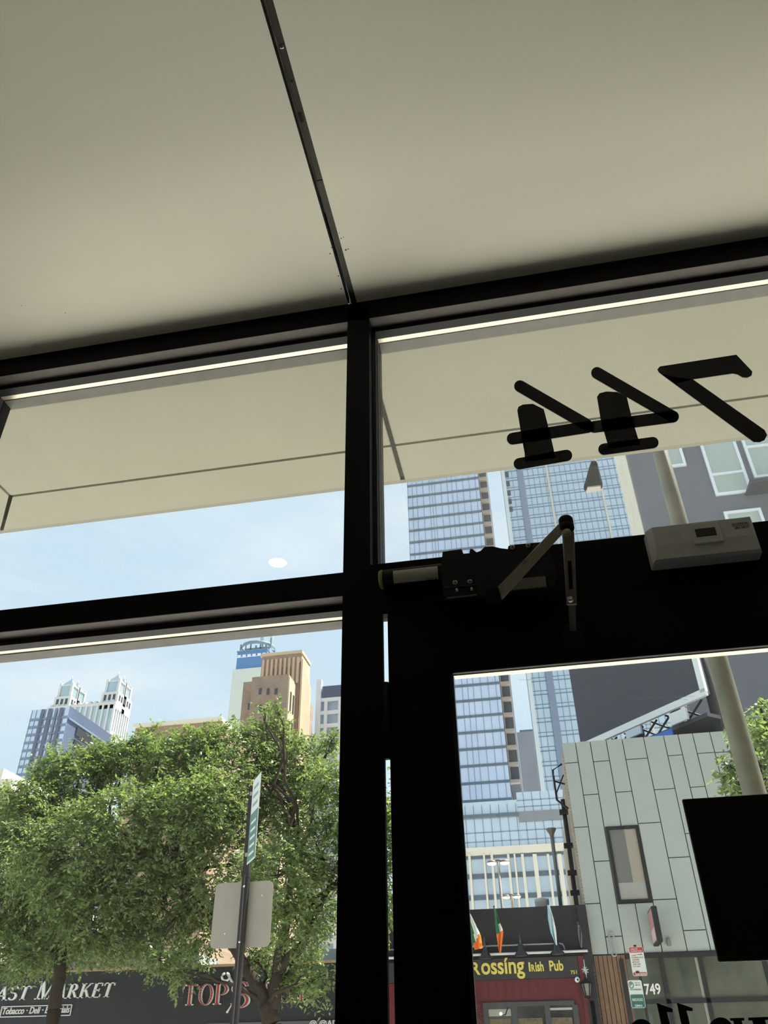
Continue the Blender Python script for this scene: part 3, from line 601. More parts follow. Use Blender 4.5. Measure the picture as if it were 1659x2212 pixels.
# side face: same X as front-right corner, receding
yb = (bodym/ (ray(283, 1515).x/ray(283, 1515).y))
WST = mat('white_stone', (204, 202, 198), .8); TEAL = CG('pale_teal_glass', (186, 204, 208)); ROOF = mat('blue_grey_copper_roof', (140, 158, 172), .5, .3)
t = thing('pinnacle_tower', 'white tower with four pointed rooftop pinnacles behind the slate blue tower', 'tower', ((body0+bodym)/2, Y, 0))
bx('glass_body', TEAL, t, body0, bodym, Y, yb, 0, zt_)
mb = MB(); W_ = bodym-body0
for i in range(13): x = body0+W_*i/12; mb.box(x-.55, x+.55, Y-.8, Y, 0, zt_)
for i in range(8): y = Y+(yb-Y)*i/7; mb.box(bodym, bodym+.5, y-.55, y+.55, 0, zt_)
for z in (zt_-.8, zt_-19, zt_-31, zt_-36, zt_-41, zt_-46): mb.box(body0, bodym+.8, Y-.9, Y, z-.8, z+.8).box(bodym, bodym+.9, Y, yb, z-.8, z+.8)
mb.build('stone_grid', WST, t)
mb = MB()
for i in range(12): mb.box(body0+W_*(i+.3)/12, body0+W_*(i+.7)/12, Y-.5, Y+2, zt_, zt_+1.4)
mb.box(body0, bodym, Y-.4, Y+1.9, zt_-.2, zt_+.3).build('parapet', WST, t)
def pin(xc, yc, w, ztop, zbase):
    p = thing('x', '', '') if False else None
    H = ztop-zbase; m = MB(); hw = w/2
    m.box(xc-hw, xc+hw, yc-hw, yc+hw, zbase-4, zbase+H*.30)
    base = m.build('pinnacle_base', WST, t)
    m = MB()
    for s in (-1, 0, 1):
        m.box(xc+s*hw*.55-hw*.15, xc+s*hw*.55+hw*.15, yc-hw-.15, yc-hw, zbase+H*.06, zbase+H*.22)
        m.box(xc+hw, xc+hw+.15, yc+s*hw*.55-hw*.15, yc+s*hw*.55+hw*.15, zbase+H*.06, zbase+H*.22)
    m.build('opening', WIN, base)
    k = hw*.72; m = MB().box(xc-k, xc+k, yc-k, yc+k, zbase+H*.30, zbase+H*.64)
    l = m.build('lantern', TEAL, t); m = MB()
    for sx in (-1, 1):
        for sy in (-1, 1): m.box(xc+sx*k-.7, xc+sx*k+.7, yc+sy*k-.7, yc+sy*k+.7, zbase+H*.30, zbase+H*.70)
    m.box(xc-k-.6, xc+k+.6, yc-k-.6, yc+k+.6, zbase+H*.62, zbase+H*.65); m.build('lantern_frame', WST, l)
    m = MB(); kk = k*1.02; zz = zbase+H*.65; za = zbase+H*.9
    m.add([(xc-kk, yc-kk, zz), (xc+kk, yc-kk, zz), (xc+kk, yc+kk, zz), (xc-kk, yc+kk, zz), (xc, yc, za)], [(0, 1, 4), (1, 2, 4), (2, 3, 4), (3, 0, 4), (3, 2, 1, 0)])
    r_ = m.build('pinnacle_roof', ROOF, t); MB().tube([(xc, yc, za-.8), (xc, yc, ztop)], [.5, .15], 6).build('finial', WST, r_)
wq = tz(155, 1500).x-tz(115, 1500).x
for (px, yy, top) in ((143, Y+wq*.5+1, 1461), (248-16, Y+wq*.5+1, 1450)):
    pass
xa = tz(129, 1535).x; xb_ = tz(231, 1535).x; wq *= .85
ztp = P(249, 1451, Y+wq*.5).z
for xc in (xa, xb_):
    for yc in (Y+wq*.5, yb-wq*.5): pin(xc, yc, wq, ztp, zt_)
# ---- blue-topped tall tower with masts
Y = 520.0
tt_ = lambda px, py: P(px, py, 520.0)
a = tt_(488, 1545); a2 = tt_(590, 1545); z2 = tt_(530, 1444).z; a0 = tt_(503, 1444).x; zt_ = tt_(545, 1405).z; b0 = tt_(512, 1410).x; b1 = tt_(576, 1410).x
t = thing('mast_tower', 'tall pale tower with a blue glass top and two masts behind the tan building', 'tower', ((a0+a2.x)/2, Y, 0))
MB().box(a0, tt_(590, 1444).x, Y, Y+50, 0, z2).box(a0-3.5, a0, Y+4, Y+40, 0, z2*.80).build('shaft', mat('pale_grey_green_cladding', (206, 208, 196), .7), t)
bx('crown', mat('steel_blue_glass', (96, 134, 180), .3, .2), t, b0, b1, Y+1, Y+36, z2, zt_)
mb = MB()
for i in range(6): x = b0+(b1-b0)*(i+.1)/6; mb.box(x, x+(b1-b0)*.11, Y+.6, Y+1, zt_-4.5, zt_-2.5)
mb.box(b0, b1, Y+.85, Y+1, zt_-4.6, zt_-4.2).build('light_panel', WHT, t)
bx('crown_rim', LINE, t, b0-.5, b1+.5, Y+.5, Y+36, zt_, zt_+.9)
xm = (b0+b1)/2; m_ = mat('dark_antenna_metal', (120, 142, 150), .6)
bx('plant_room', m_, t, xm-9, xm+11, Y+8, Y+28, zt_, zt_+6)
mb = MB().lathe([(13, 0), (14, 1.5), (13, 3)], (xm-1, Y+16, zt_+7), 'Z', 14)
for i in range(10): mb.box(xm-13+i*2.7, xm-12+i*2.7, Y+8+(i % 3)*4, Y+9+(i % 3)*4, zt_+5, zt_+10+(i*7 % 4))
mb.build('antenna_ring', m_, t)
for px in (551.5, 573): x = tt_(px, 1390).x; MB().tube([(x, Y+14, zt_+6), (x, Y+14, zt_+26), (x, Y+14, zt_+52)], [1.6, 1.3, .8], 8).build('mast', mat('pale_mast_paint', (196, 206, 210), .6), t)
# ---- tan stepped brick tower
Y = 200.0
ta = lambda px, py, Y=200.0: P(px, py, Y)
t = thing('stepped_tower', 'tan brick stepped tower rising over the tree tops', 'tower', (ta(600, 1500).x, Y, 0))
xC = ta(624, 1458).x   # front right corner of middle block
zM = ta(600, 1458).z; xM0 = ta(545, 1461).x
def depth_for(px, py, X): d = ray(px, py); return X/(d.x/d.y)
bx('middle_block', TANB, t, xM0, xC, Y, Y+26, 0, zM)
bx('left_block', TANB, t, ta(521, 1470).x, xM0-.05, Y+2, Y+22, 0, ta(530, 1467).z)
Yu = Y+7; xu0 = P(566, 1421, Yu).x; xu1 = P(650, 1414, Yu).x; zu = P(600, 1416, Yu).z
yub = depth_for(668, 1443, xu1)
bx('upper_block', TANB, t, xu0, xu1, Yu, yub, 0, zu)
bx('upper_side', TANS, t, xu1, xu1+.25, Yu+.5, yub, 0, zu-.5)
bx('middle_side', TANS, t, xC, xC+.2, Y+.3, Yu, 0, zM-.8)
bx('cornice', mat('pale_tan_stone', (206, 182, 150), .8), t, xu0-.4, xu1+.5, Yu-.4, yub, zu, zu+.9)
mb = MB()
for i in range(9): x = xu0+(xu1-xu0)*(i+.5)/9; mb.box(x-.35, x+.35, Yu-.4, Yu, zM, zu-1.2)
for i in range(9): y = Yu+(yub-Yu)*(i+.4)/9; mb.box(xu1+.25, xu1+.8, y-.7, y+.5, 0, zu-2-(i*.6))
mb.build('brick_pier', TANS, t)
for i in range(3): x = P(590+i*17, 1440, Yu).x; bx('window_strip', WIN if False else mat('brown_window', (120, 98, 78), .6), t, x-.8, x+.8, Yu-.1, Yu+.05, zM+2, zu-4)  # plain brown window strips on the upper block
for px in (562.5, 579.5, 596.5):
    for j in range(4):
        a = ta(px-3.6, 1500.5+j*36); b_ = ta(px+3.2, 1486.5+j*36)
        if a.z > 8: bx('window', WIN, t, a.x, b_.x, Y-.12, Y, a.z, b_.z)
for j in range(2): a = ta(530, 1528+j*40); b_ = ta(537, 1513+j*40); bx('window', WIN, t, a.x, b_.x, Y+1.85, Y+2, a.z, b_.z)
for i in range(7):
    y = Yu+(yub-Yu)*(i+.95)/9
    for j in range(5):
        z = zu-14-(i*2.0)-j*11
        if z > 14: bx('window', WIN, t, xu1+.25, xu1+.45, y-.35, y+.45, z-3.6, z+3.2)
for i in range(2):
    for j in range(5): z = zM-7-j*8; bx('window', WIN, t, xC+.2, xC+.35, Y+1.6+i*2.6, Y+2.6+i*2.6, z-3, z+2.4)
x5 = P(672, 1470, Yu).x; bx('rear_step', TANS, t, xu1-6, xu1+.2, yub+.05, depth_for(671.5, 1480, xu1+.2), 0, zu*.86); bx('rear_step', TANS, t, xu1-6, xu1+.22, depth_for(671.5, 1480, xu1+.2)+.05, depth_for(678.5, 1540, xu1+.2), 0, zu*.66)
# ---- brick block hidden behind the trees
Y = 70.0
a = P(293, 1573, Y); b_ = P(750, 1540, Y)
t = thing('brick_block', 'low brown brick block glimpsed through the gaps in the tree crowns', 'building', (a.x, Y, 0))
bx('wall', brick('brown_brick', (176, 150, 124), (160, 134, 110), (150, 130, 110), 1.2), t, a.x, P(480, 1560, Y).x, Y, Y+16, 0, a.z)
bx('cornice', CREAM, t, a.x-.2, P(480, 1560, Y).x, Y-.3, Y+16, a.z, a.z+.35)
for i in range(3):
    for j in range(3): x = a.x+1.3+i*2.0; z = a.z-3.2-j*3.4; bx('window', WIN, t, x, x+1.0, Y-.08, Y, z, z+1.8)
# ---- white framed block at the mullion
Y = 230.0
a = P(693, 1480, Y); b_ = P(800, 1480, Y); zt_ = P(715, 1481, Y).z
t = thing('office_block', 'white gridded block with dark top storey beside the mullion', 'building', (a.x, Y, 0))
bx('wall', mat('grey_blue_glazing', (150, 172, 196), .2, .4), t, a.x, b_.x, Y, Y+30, 0, zt_)
bx('top_storey', mat('dark_slate_cladding', (88, 98, 118), .6), t, a.x+.8, b_.x, Y-.5, Y, P(715, 1510, Y).z, zt_-.3)
bx('corner_fin', WHT, t, a.x-1.2, a.x+.4, Y-1, Y+1, 0, P(693, 1470, Y).z)
mb = MB(); z = P(715, 1512, Y).z
while z > 6: mb.box(a.x, b_.x, Y-.6, Y, z-.6, z+.6); z -= 4.2
for i in range(5): x = a.x+2+i*4.5; mb.box(x-.5, x+.5, Y-.7, Y, 0, P(715, 1512, Y).z)
mb.build('white_grid', WHT, t)
# ---- pale corner block far left
Y = 60.0
a = P(-60, 1655, Y); b_ = P(27, 1682, Y)
t = thing('corner_block', 'pale stone block just visible at the left edge above the trees', 'building', (b_.x, Y, 0))
xx = P(-140, 1665, Y).x; v = P(0, 1656, Y)
bx('wall', CREAM, t, xx, P(8, 1662, Y).x, Y, Y+14, 0, P(5, 1660, Y).z)
bx('parapet', CREAM, t, P(8, 1662, Y).x+.02, P(28, 1682, Y).x, Y, Y+12, 0, P(20, 1682, Y).z)

# ---- dark grey apartment block with white windows (right)
Y = 40.0
xg = P(1386, 1110, Y).x; yb = depth_for(1352, 1090, xg)
t = thing('apartment_block', 'dark grey apartment block with white framed windows at upper right', 'building', (xg+6, Y, 0))
bx('wall', GREY, t, xg, xg+22, Y, yb, 0, 60)
bx('side_wall', BEIGE, t, xg-.06, xg-.01, Y+.3, yb, 0, 60)
WF = mat('white_window_frame', (226, 232, 236), .5); PANE = mat('pale_green_blind_glass', (170, 182, 172), .12, 0, .9)
def gwin(x0, z0, x1, z1, parts=()):
    f = MB(); w = .16
    f.box(x0, x1, Y-.14, Y, z0, z0+w).box(x0, x1, Y-.14, Y, z1-w, z1).box(x0, x0+w, Y-.14, Y, z0+w, z1-w).box(x1-w, x1, Y-.14, Y, z0+w, z1-w)
    for q in parts: f.box(x0+w, x1-w, Y-.14, Y, q-w/2, q+w/2)
    fo = f.build('window_frame', WF, t); bx('pane', PANE, fo, x0+w, x1-w, Y-.05, Y, z0+w, z1-w)
a = P(1508, 952, Y); b_ = P(1604, 1066, Y)
gwin(a.x, b_.z, P(1583, 942, Y).x, a.z, (P(1545, 1027, Y).z,))
w_ = P(1583, 942, Y).x-a.x; gx0 = P(1583, 942, Y).x+.35
gwin(gx0, b_.z+.9, gx0+w_*1.3, a.z, (P(1640, 965, Y).z,))
a3 = P(1562, 1108, Y); b3 = P(1642, 1180, Y); gwin(a3.x, a3.z-3, P(1642, 1100, Y).x, a3.z)
gwin(P(1434, 970, Y).x, P(1445, 1012, Y).z, P(1458, 962, Y).x+.3, P(1445, 965, Y).z)
for dz_ in (7.6, 14.5): gwin(a.x, b_.z+dz_, a.x+w_, a.z+dz_)
bx('balcony_slab', mat('dark_balcony_metal', (70, 72, 76), .6), t, P(1608, 1060, Y).x, P(1608, 1060, Y).x+6, Y-1.3, Y-.01, P(1640, 1062, Y).z-.2, P(1640, 1062, Y).z)
# ---- billboard, back turned, on the roof of the panelled building
bbt = thing('billboard', 'big dark billboard with white edge trim standing over the panelled building', 'billboard', (3.4, 30, 8.4))
n0 = P(1522, 1497, 24.5)
DIR = ray(-305, 2310); DIR = Vector((DIR.x, DIR.y, 0)).normalized(); NR = Vector((-DIR.y, DIR.x, 0))
def onbill(px, py):   # hit the billboard plane through n0 with horizontal direction DIR
    d = ray(px, py); tt = (n0-CAM).dot(NR)/d.dot(NR); return CAM+d*tt
lo = onbill(1312, 1597); far = onbill(1250, 1580); L = (Vector((far.x, far.y, 0))-Vector((n0.x, n0.y, 0))).length
zb_ = n0.z; zt_ = onbill(1500, 1230).z
def bslab(m, s0, s1, z0, z1, d0, d1, nm):
    pts = []
    for s, d in ((s0, d0), (s1, d0), (s1, d1), (s0, d1)):
        q = Vector((n0.x, n0.y, 0))+DIR*s+NR*d; pts.append((q.x, q.y))
    mb = MB(); mb.hexa([(x, y, z0) for x, y in pts], [(x, y, z1) for x, y in pts]); return mb.build(nm, m, bbt)
sg = 1 if NR.y > 0 else -1
bslab(mat('dark_slate_sheet', (76, 78, 86), .75, 0, .3, .06, .3), 0, L, zb_, zt_, 0, .25*sg, 'panel')
bslab(WHT, -.12, L, zb_-.12, zb_+.10, -.12*sg, 0, 'bottom_trim'); bslab(WHT, -.14, .06, zb_, zt_, -.12*sg, 0, 'side_trim')
bslab(mat('walkway_steel', (70, 70, 74), .7), .1, L, zb_-.7, zb_-.58, .0, 1.3*sg, 'walkway')
bslab(mat('walkway_steel', (70, 70, 74)), .3, L*.95, zb_-1.6, zb_-.15, 1.2*sg, 1.3*sg, 'back_screen')
st = mat('black_steel_post', (44, 44, 48), .6)
for s in (.25, L*.3, L*.6, L*.9):
    q = Vector((n0.x, n0.y, 0))+DIR*s+NR*.6*sg; MB().tube([(q.x, q.y, 8.715), (q.x, q.y, zt_-.3)], .16, 8).build('post', st, bbt)
mb = MB()
for i in range(7):
    s = .4+i*L/9; q = Vector((n0.x, n0.y, 0))+DIR*s+NR*.3*sg; q2 = q+DIR*.9; mb.tube([(q.x, q.y, zb_-.6), (q2.x, q2.y, zb_-.02)], .035, 5).tube([(q.x, q.y, zb_-.02), (q2.x, q2.y, zb_-.6)], .035, 5)
mb.build('truss_bracing', st, bbt)
bslab(mat('blue_label_panel', (60, 110, 196), .5), L*.22, L*.36, zb_-.95, zb_-.76, -.35*sg, -.3*sg, 'blue_plate')
bslab(WHT, L*.12, L*.24, zb_-.62, zb_-.25, -.2*sg, -.12*sg, 'white_plate'); bslab(mat('pale_glass_sign', (190, 206, 214), .3), L*.46, L*.58, zb_-.45, zb_-.2, -.2*sg, -.12*sg, 'pale_sign')

# ================================================================== OPPOSITE SHOPS (facade plane)
YF2 = 22.0
FX = lambda px, py, Y=YF2: P(px, py, Y)
# ---- panelled building
xP0 = FX(1303, 2212).x-.01; xP0 = (FX(1211, 1605).x+FX(1281, 2062).x)/2; zP0 = 3.60; zP1 = 8.72; xP1 = xP0+6.6
t = thing('panelled_building', 'grey panelled facade with a tall window over wood slats and shop glass', 'building', (xP0+3, YF2, 0))
PAN = mat('pale_grey_green_panel', (160, 167, 162), .6, 0, .35, .03, 1.0)
bx('core_wall', mat('dark_joint_backing', (96, 98, 96), .8), t, xP0+.06, xP1, YF2+.02, YF2+14, zP0, zP1-.02)
xj = [xP0]+[FX(x, 1600).x for x in (1242, 1274, 1309, 1344, 1391, 1435, 1467, 1499, 1537)]
st_ = xj[-1]
while xj[-1] < xP1-.5: xj.append(xj[-1]+random.Random(len(xj)).choice([.42, .6, .48]))
rows = {0: [(1226, 1649), (1258, 1787), (1285, 1952)], 1: [(1275, 1717), (1293, 1861), (1331, 2023)], 2: [(1298, 1645), (1330, 1953)], 3: [(1347, 1711), (1390, 1947)],
        4: [(1373, 1640), (1403, 1778), (1439, 1943)], 5: [(1438, 1705), (1471, 1852), (1490, 2010)], 6: [(1460, 1632), (1500, 1800)], 7: [(1511, 1700), (1540, 1850), (1560, 1990)], 8: [(1526, 1627), (1560, 1780)]}
wx0 = xj[2]+.04; wx1 = xj[4]-.02; wz1 = FX(1345, 1786).z; wz0 = FX(1375, 1950).z
gp = .012
for i in range(len(xj)-1):
    zs = [FX(*q).z for q in rows.get(i, rows[i % 9])]+[zP0]; top = zP1; a_, b_ = xj[i]+gp, xj[i+1]-gp
    for z in sorted(zs, reverse=True):
        lo_, hi = z+gp, top-gp
        segs = [(lo_, hi)]
        if i in (2, 3):
            segs = []
            if hi > wz1: segs.append((max(lo_, wz1+.02), hi))
            if lo_ < wz0: segs.append((lo_, min(hi, wz0-.02)))
        for s0, s1 in segs:
            if s1-s0 > .03: MB().box(a_, b_, YF2-.03, YF2+.019, s0, s1).build('panel', PAN, t)
        top = z
BLKM = mat('black_window_metal', (20, 20, 23), .5, .1)
f = MB(); w = .07
f.box(wx0, wx1, YF2-.07, YF2+.01, wz0, wz0+w).box(wx0, wx1, YF2-.07, YF2+.01, wz1-w, wz1).box(wx0, wx0+w, YF2-.07, YF2+.01, wz0+w, wz1-w).box(wx1-w, wx1, YF2-.07, YF2+.01, wz0+w, wz1-w)
fo = f.build('window_frame', BLKM, t)
SHG = mat('dark_reflective_shop_glass', (104, 112, 100), .04, 0.2, .9, .35, .8, (52, 66, 54)); UPG = mat('upper_window_glass', (120, 126, 124), .05, .3, .9)
bx('pane', UPG, fo, wx0+w, wx1-w, YF2-.03, YF2-.01, wz0+w, wz1-w)
# wooden slats
ws0 = xP0+.02; ws1 = FX(1350, 2066).x; sl = mat('brown_wood_slat', (124, 98, 76), .65, 0, .3, .25, 6)
bx('slat_backing', mat('dark_brown_back', (58, 44, 36), .8), t, ws0, ws1, YF2, YF2+.3, 0, zP0-.01)
nS = 7
mb = MB()
for i in range(nS): x = ws0+(ws1-ws0)*i/nS; mb.box(x+.008, x+(ws1-ws0)/nS-.008, YF2-.04, YF2-.001, 0, zP0-.02)
mb.build('wood_slats', sl, t)
# shop front
sf = MB(); zr = FX(1450, 2163).z
sf.box(ws1, xP1, YF2-.08, YF2-.0, zP0-.11, zP0-.005)
for px in (1347, 1434, 1519): x = FX(px, 2110).x; sf.box(x-.05, x+.05, YF2-.08, YF2, 0, zP0-.11)
sf.box(ws1, xP1, YF2-.08, YF2, zr-.05, zr+.05)
for i in range(3): x = FX(1519, 2110).x+1.4+i*1.2; sf.box(x-.05, x+.05, YF2-.08, YF2, 0, zP0-.11)
sf.build('shop_front_frame', BLKM, t)
bx('shop_glass', SHG, t, ws1, xP1, YF2-.03, YF2-.02, 0, zP0-.1)
p = FX(1394, 2148, YF2-.04); text_mesh('749', mat('white_vinyl', (214, 216, 214), .6), t, p.x, YF2-.045, p.z, .215, .36, .006, .02, name='street_number')
a = FX(1506, 2100).x; bx('column_reflection', mat('painted_column_reflection', (150, 150, 138), .7), t, a, a+.13, YF2-.034, YF2-.031, 0, zP0-.12)  # pale upright reflection in the shop glass, painted as a flat strip
bx('pane_reflection', mat('beige_window_reflection', (150, 142, 128), .6), fo, wx0+(wx1-wx0)*.55, wx1-w, YF2-.034, YF2-.031, wz0+w, wz1-w)  # beige reflection painted as a flat sheet over the right of the pane
bx('window_ledge', mat('grey_window_ledge', (150, 150, 144), .6), fo, wx0+w, wx1-w, YF2-.038, YF2-.035, wz0+w, wz0+w+.38)
# brick side wall visible to the left above the pub roof
SB = brick('peeling_pale_brick', (222, 206, 184), (196, 176, 152), (130, 118, 104), 3.0, 'Y')
bx('side_wall', SB, t, xP0-.02, xP0+.055, YF2+.06, YF2+13.9, 0, zP1-.25)
ybp = depth_for(1249, 1955, xP0-.1); ybq = depth_for(1212, 1660, xP0-.1)
py_ = ybp
MB().tube([(xP0-.14, py_, 0), (xP0-.14, py_, 5.5), (xP0-.12, py_+.1, 6.6), (xP0-.12, py_+.1, zP1-1.0)], .06, 8).build('drain_pipe', BLK, t)
mb = MB(); 
for z in (5.2, 5.7, 6.4, 7.3): mb.box(xP0-.26, xP0-.02, py_-.1, py_+.14, z, z+.10)
mb.build('pipe_clamps', BLK, t)
yy = YF2+.5
mb = MB().tube([(xP0-.05, yy, 8.3), (xP0-.32, yy, 8.15), (xP0-.32, yy, 7.35), (xP0-.05, yy, 7.1)], .03, 6).tube([(xP0-.05, yy, 7.75), (xP0-.32, yy, 7.85)], .025, 6).tube([(xP0-.05, yy, 8.0), (xP0-.32, yy, 7.5)], .02, 6)
mb.build('roof_bracket', BLK, t)
# blade sign
bn = FX(1406, 1957, 20.95); bn2 = FX(1418, 1957, 20.95); bb = FX(1421, 2034, 20.95)
bs = thing('blade_sign', 'black blade sign with a pink and white face below the tall window', 'sign', (bn.x, 21.4, bb.z))
MB().bbox(bn.x, bn2.x, 20.95, 21.95, bb.z, bn.z, .01).build('box', BLKM, bs)
f = bx('sign_face', mat('pink_sign_face', (196, 136, 138), .5), bs, bn.x-.006, bn.x-.001, 21.02, 21.9, bb.z+.04, bn.z-.04)
H = bn.z-bb.z
MB().box(bn.x-.008, bn.x-.006, 21.06, 21.86, bb.z+.06, bb.z+H*.42).build('white_block', mat('pale_pink_print', (226, 196, 196), .5), f)
MB().tube([(bn.x+.04, 21.94, bn.z-.1), (bn.x+.04, 22, bn.z-.1)], .03, 6).tube([(bn.x+.04, 21.94, bb.z+.1), (bn.x+.04, 22, bb.z+.1)], .03, 6).build('wall_bracket', BLK, bs)
# loop light and small box
a = FX(1323, 2041); hoop = thing('wall_light', 'slim oval ring wall light above the wood slats', 'lamp', (a.x, 21.9, a.z))
pts = [(a.x+.055*math.cos(q*PI/12), 21.9, a.z+(.19 if math.sin(q*PI/12) > 0 else -.19)+.055*math.sin(q*PI/12)) for q in range(25)]
MB().tube(pts, .017, 8).tube([(a.x, 21.9, a.z+.245), (a.x, 21.97, a.z+.245)], .015, 6).build('ring', mat('grey_fixture', (150, 152, 150), .5), hoop)
a = FX(1444, 2036); o = MB().bbox(a.x-.045, a.x+.045, 21.87, 21.969, a.z-.08, a.z+.08, .01)
o = o.build('junction_box', mat('grey_box_paint', (116, 116, 114), .6)); tag(o, 'small grey box on the panels right of the blade sign', 'box')
# plant pot lamp inside shop glass: warm light
# ---- pub
zT = 4.68; xB0 = -5.05; xB1 = xP0-.12; YPb = 21.9
PUBK = mat('black_pub_paint', (42, 42, 44), .75, 0, .3, .12, 3); PUBR = mat('dark_red_timber', (96, 34, 40), .6, 0, .3, .15, 5)
t = thing('pub_building', 'black and dark red pub front with yellow lettering between market and panels', 'building', ((xB0+xB1)/2, 22, 0))
bx('upper_wall', PUBK, t, xB0, xB1+.11, YPb, YPb+12, 3.45, zT)
zs1 = FX(1100, 2072).z; zs0 = FX(1100, 2117).z
bx('sign_board', mat('sign_board_black', (36, 36, 38), .6), t, xB0, FX(1250, 2100).x, 21.78, 21.89, zs0, zs1)
bx('cornice', BLK, t, xB0, xB1, 21.74, 21.89, zs1+.01, zs1+.06)
zl = FX(1100, 2063).z; MB().tube([(xB0, 21.70, zl), (FX(1269, 2056).x, 21.70, zl)], .028, 8).build('strip_light', mat('white_tube_light', (206, 208, 206), .5), t)
bx('corner_pilaster', PUBK, t, xB1-.09, xB1+.10, 21.76, 21.89, 0, zT-.02)
bx('red_wall', PUBR, t, xB0, xB1-.1, 21.84, 22.3, 0, zs0-.01)
mb = MB(); x = xB0
zw = FX(1100, 2166).z
while x < xB1-.2: mb.box(x, x+.014, 21.825, 21.839, zw+.02, zs0-.03); x += .19
mb.build('board_strips', mat('dark_red_bead', (78, 26, 32), .6), t)
bx('red_pilaster', PUBR, t, FX(1251, 2100).x, xB1-.1, 21.77, 21.89, 0, zs1)
bx('pilaster_panel', PUBK, t, FX(1270, 2180).x, FX(1285, 2180).x, 21.76, 21.769, 0, FX(1270, 2163).z)
YEL = mat('yellow_sign_paint', (206, 192, 92), .5)
b0_ = FX(1019, 2105, 21.76); b1_ = FX(1134, 2099, 21.76); hh = .26
p_ = FX(1005, 2106, 21.76); text_mesh('C', YEL, t, FX(985, 2107, 21.76).x, 21.76, b0_.z-.0, .36, .26, .015, .05)
text_mesh('R', YEL, t, b0_.x, 21.76, b0_.z, hh, .21, .015, .03)
w_r = b1_.x-b0_.x-.235; text_mesh('ossíng', YEL, t, b0_.x+.235, 21.76, b0_.z, hh*1.36, w_r, .015, .02)
c0 = FX(1143, 2098, 21.76); c1 = FX(1217, 2093, 21.76); ww = c1.x-c0.x
text_mesh('I', YEL, t, c0.x, 21.76, c0.z, .19, .04, .015, .02); text_mesh('R', YEL, t, c0.x+.06, 21.76, c0.z, .14, .085, .015, .035); text_mesh('ish', YEL, t, c0.x+.155, 21.76, c0.z, .20, ww*.24, .015, .03)
text_mesh('Pub', YEL, t, c0.x+ww*.60, 21.76, c0.z, .21, ww*.41, .015, .03)
d0 = FX(1233, 2104, 21.76); text_mesh('751', mat('yellow_sign_paint', (206, 192, 92)), t, d0.x, 21.762, d0.z, .075, .145, .01, .02)
# pub window
wl = FX(1046, 2190).x; wr = FX(1243, 2190).x; wt = zw; DG = mat('dark_grey_window_paint', (58, 58, 60), .5)
f = MB().box(wl, wr, 21.76, 21.83, wt-.09, wt)
for px in (1046, 1108, 1178, 1238): x = FX(px, 2190).x; f.box(x, x+.12, 21.76, 21.83, 1.2, wt-.09)
f.box(wl, wr+.1, 21.76, 21.83, 1.1, 1.2); fo = f.build('window_frame', DG, t)
bx('pane', mat('dim_interior_glass', (66, 64, 60), .08, .1, .8, .4, 2.5, (36, 36, 36)), fo, wl+.12, wr, 21.80, 21.81, 1.2, wt-.09)
zc2 = FX(1150, 2200).z
for (p0, p1) in ((1053, 1104), (1117, 1172), (1184, 1236)): bx('curtain', mat('checked_cream_curtain', (120, 108, 88), .9, 0, .2, .5, 14), fo, FX(p0, 2200).x+.03, FX(p1, 2200).x, 21.785, 21.797, 1.25, zc2)
bx('blind', mat('grey_blind', (150, 148, 142), .8), fo, FX(1053, 2180).x+.03, FX(1104, 2180).x, 21.785, 21.797, FX(1080, 2196).z, FX(1080, 2181).z)
bx('valance', mat('white_valance', (170, 168, 160), .8), fo, FX(1184, 2180).x+.03, FX(1236, 2180).x, 21.785, 21.797, FX(1200, 2183).z, FX(1200, 2178).z)
a = FX(1082, 2190, 21.6); wlp = thing('wall_lamp', 'small lit bulb lamp on a bracket in front of the pub window', 'lamp', (a.x, 21.7, a.z))
MB().lathe([(.0001, -.035), (.03, -.02), (.035, 0), (.022, .028), (.0001, .035)], (a.x, 21.6, a.z), 'Z', 12).build('bulb', mat('warm_bulb', (255, 214, 140), .5, 0, .5, 0, 1, None, 0, 4), wlp)
MB().tube([(a.x, 21.6, a.z-.03), (a.x+.1, 21.65, a.z-.02), (a.x+.16, 21.758, a.z+.12)], .012, 6).build('bracket', BLK, wlp)
# rooftop items of the pub
a = FX(1170, 1945, 23.5); q = FX(1185, 1945, 23.5); o = MB().lathe([(.0001, 0), (q.x-a.x, 0), (q.x-a.x, .16), ((q.x-a.x)*1.05, .17), ((q.x-a.x)*1.05, .22), (.0001, .25)], (a.x, 23.5, zT), 'Z', 20)
h_ = FX(1170, 1938, 23.5).z-zT
o = o.build('roof_vent', mat('white_roof_vent', (206, 204, 198), .6)); tag(o, 'low round white vent on the pub roof', 'vent'); o.scale = (1, 1, max(.4, h_/.25))
a = FX(1190, 1790, 24.5); fl = thing('flue_pipe', 'tall thin flue pipe with cone cap rising from the pub roof', 'pipe', (a.x, 24.5, zT))
MB().tube([(a.x, 24.5, zT), (a.x, 24.5, a.z-.1)], .055, 10).build('pipe', mat('weathered_zinc', (128, 128, 122), .5, .4), fl)
MB().lathe([(.05, -.22), (.075, -.14), (.14, -.04), (.15, 0), (.0001, .02)], (a.x, 24.5, a.z), 'Z', 14).build('cone_cap', mat('weathered_zinc', (128, 128, 122)), fl)
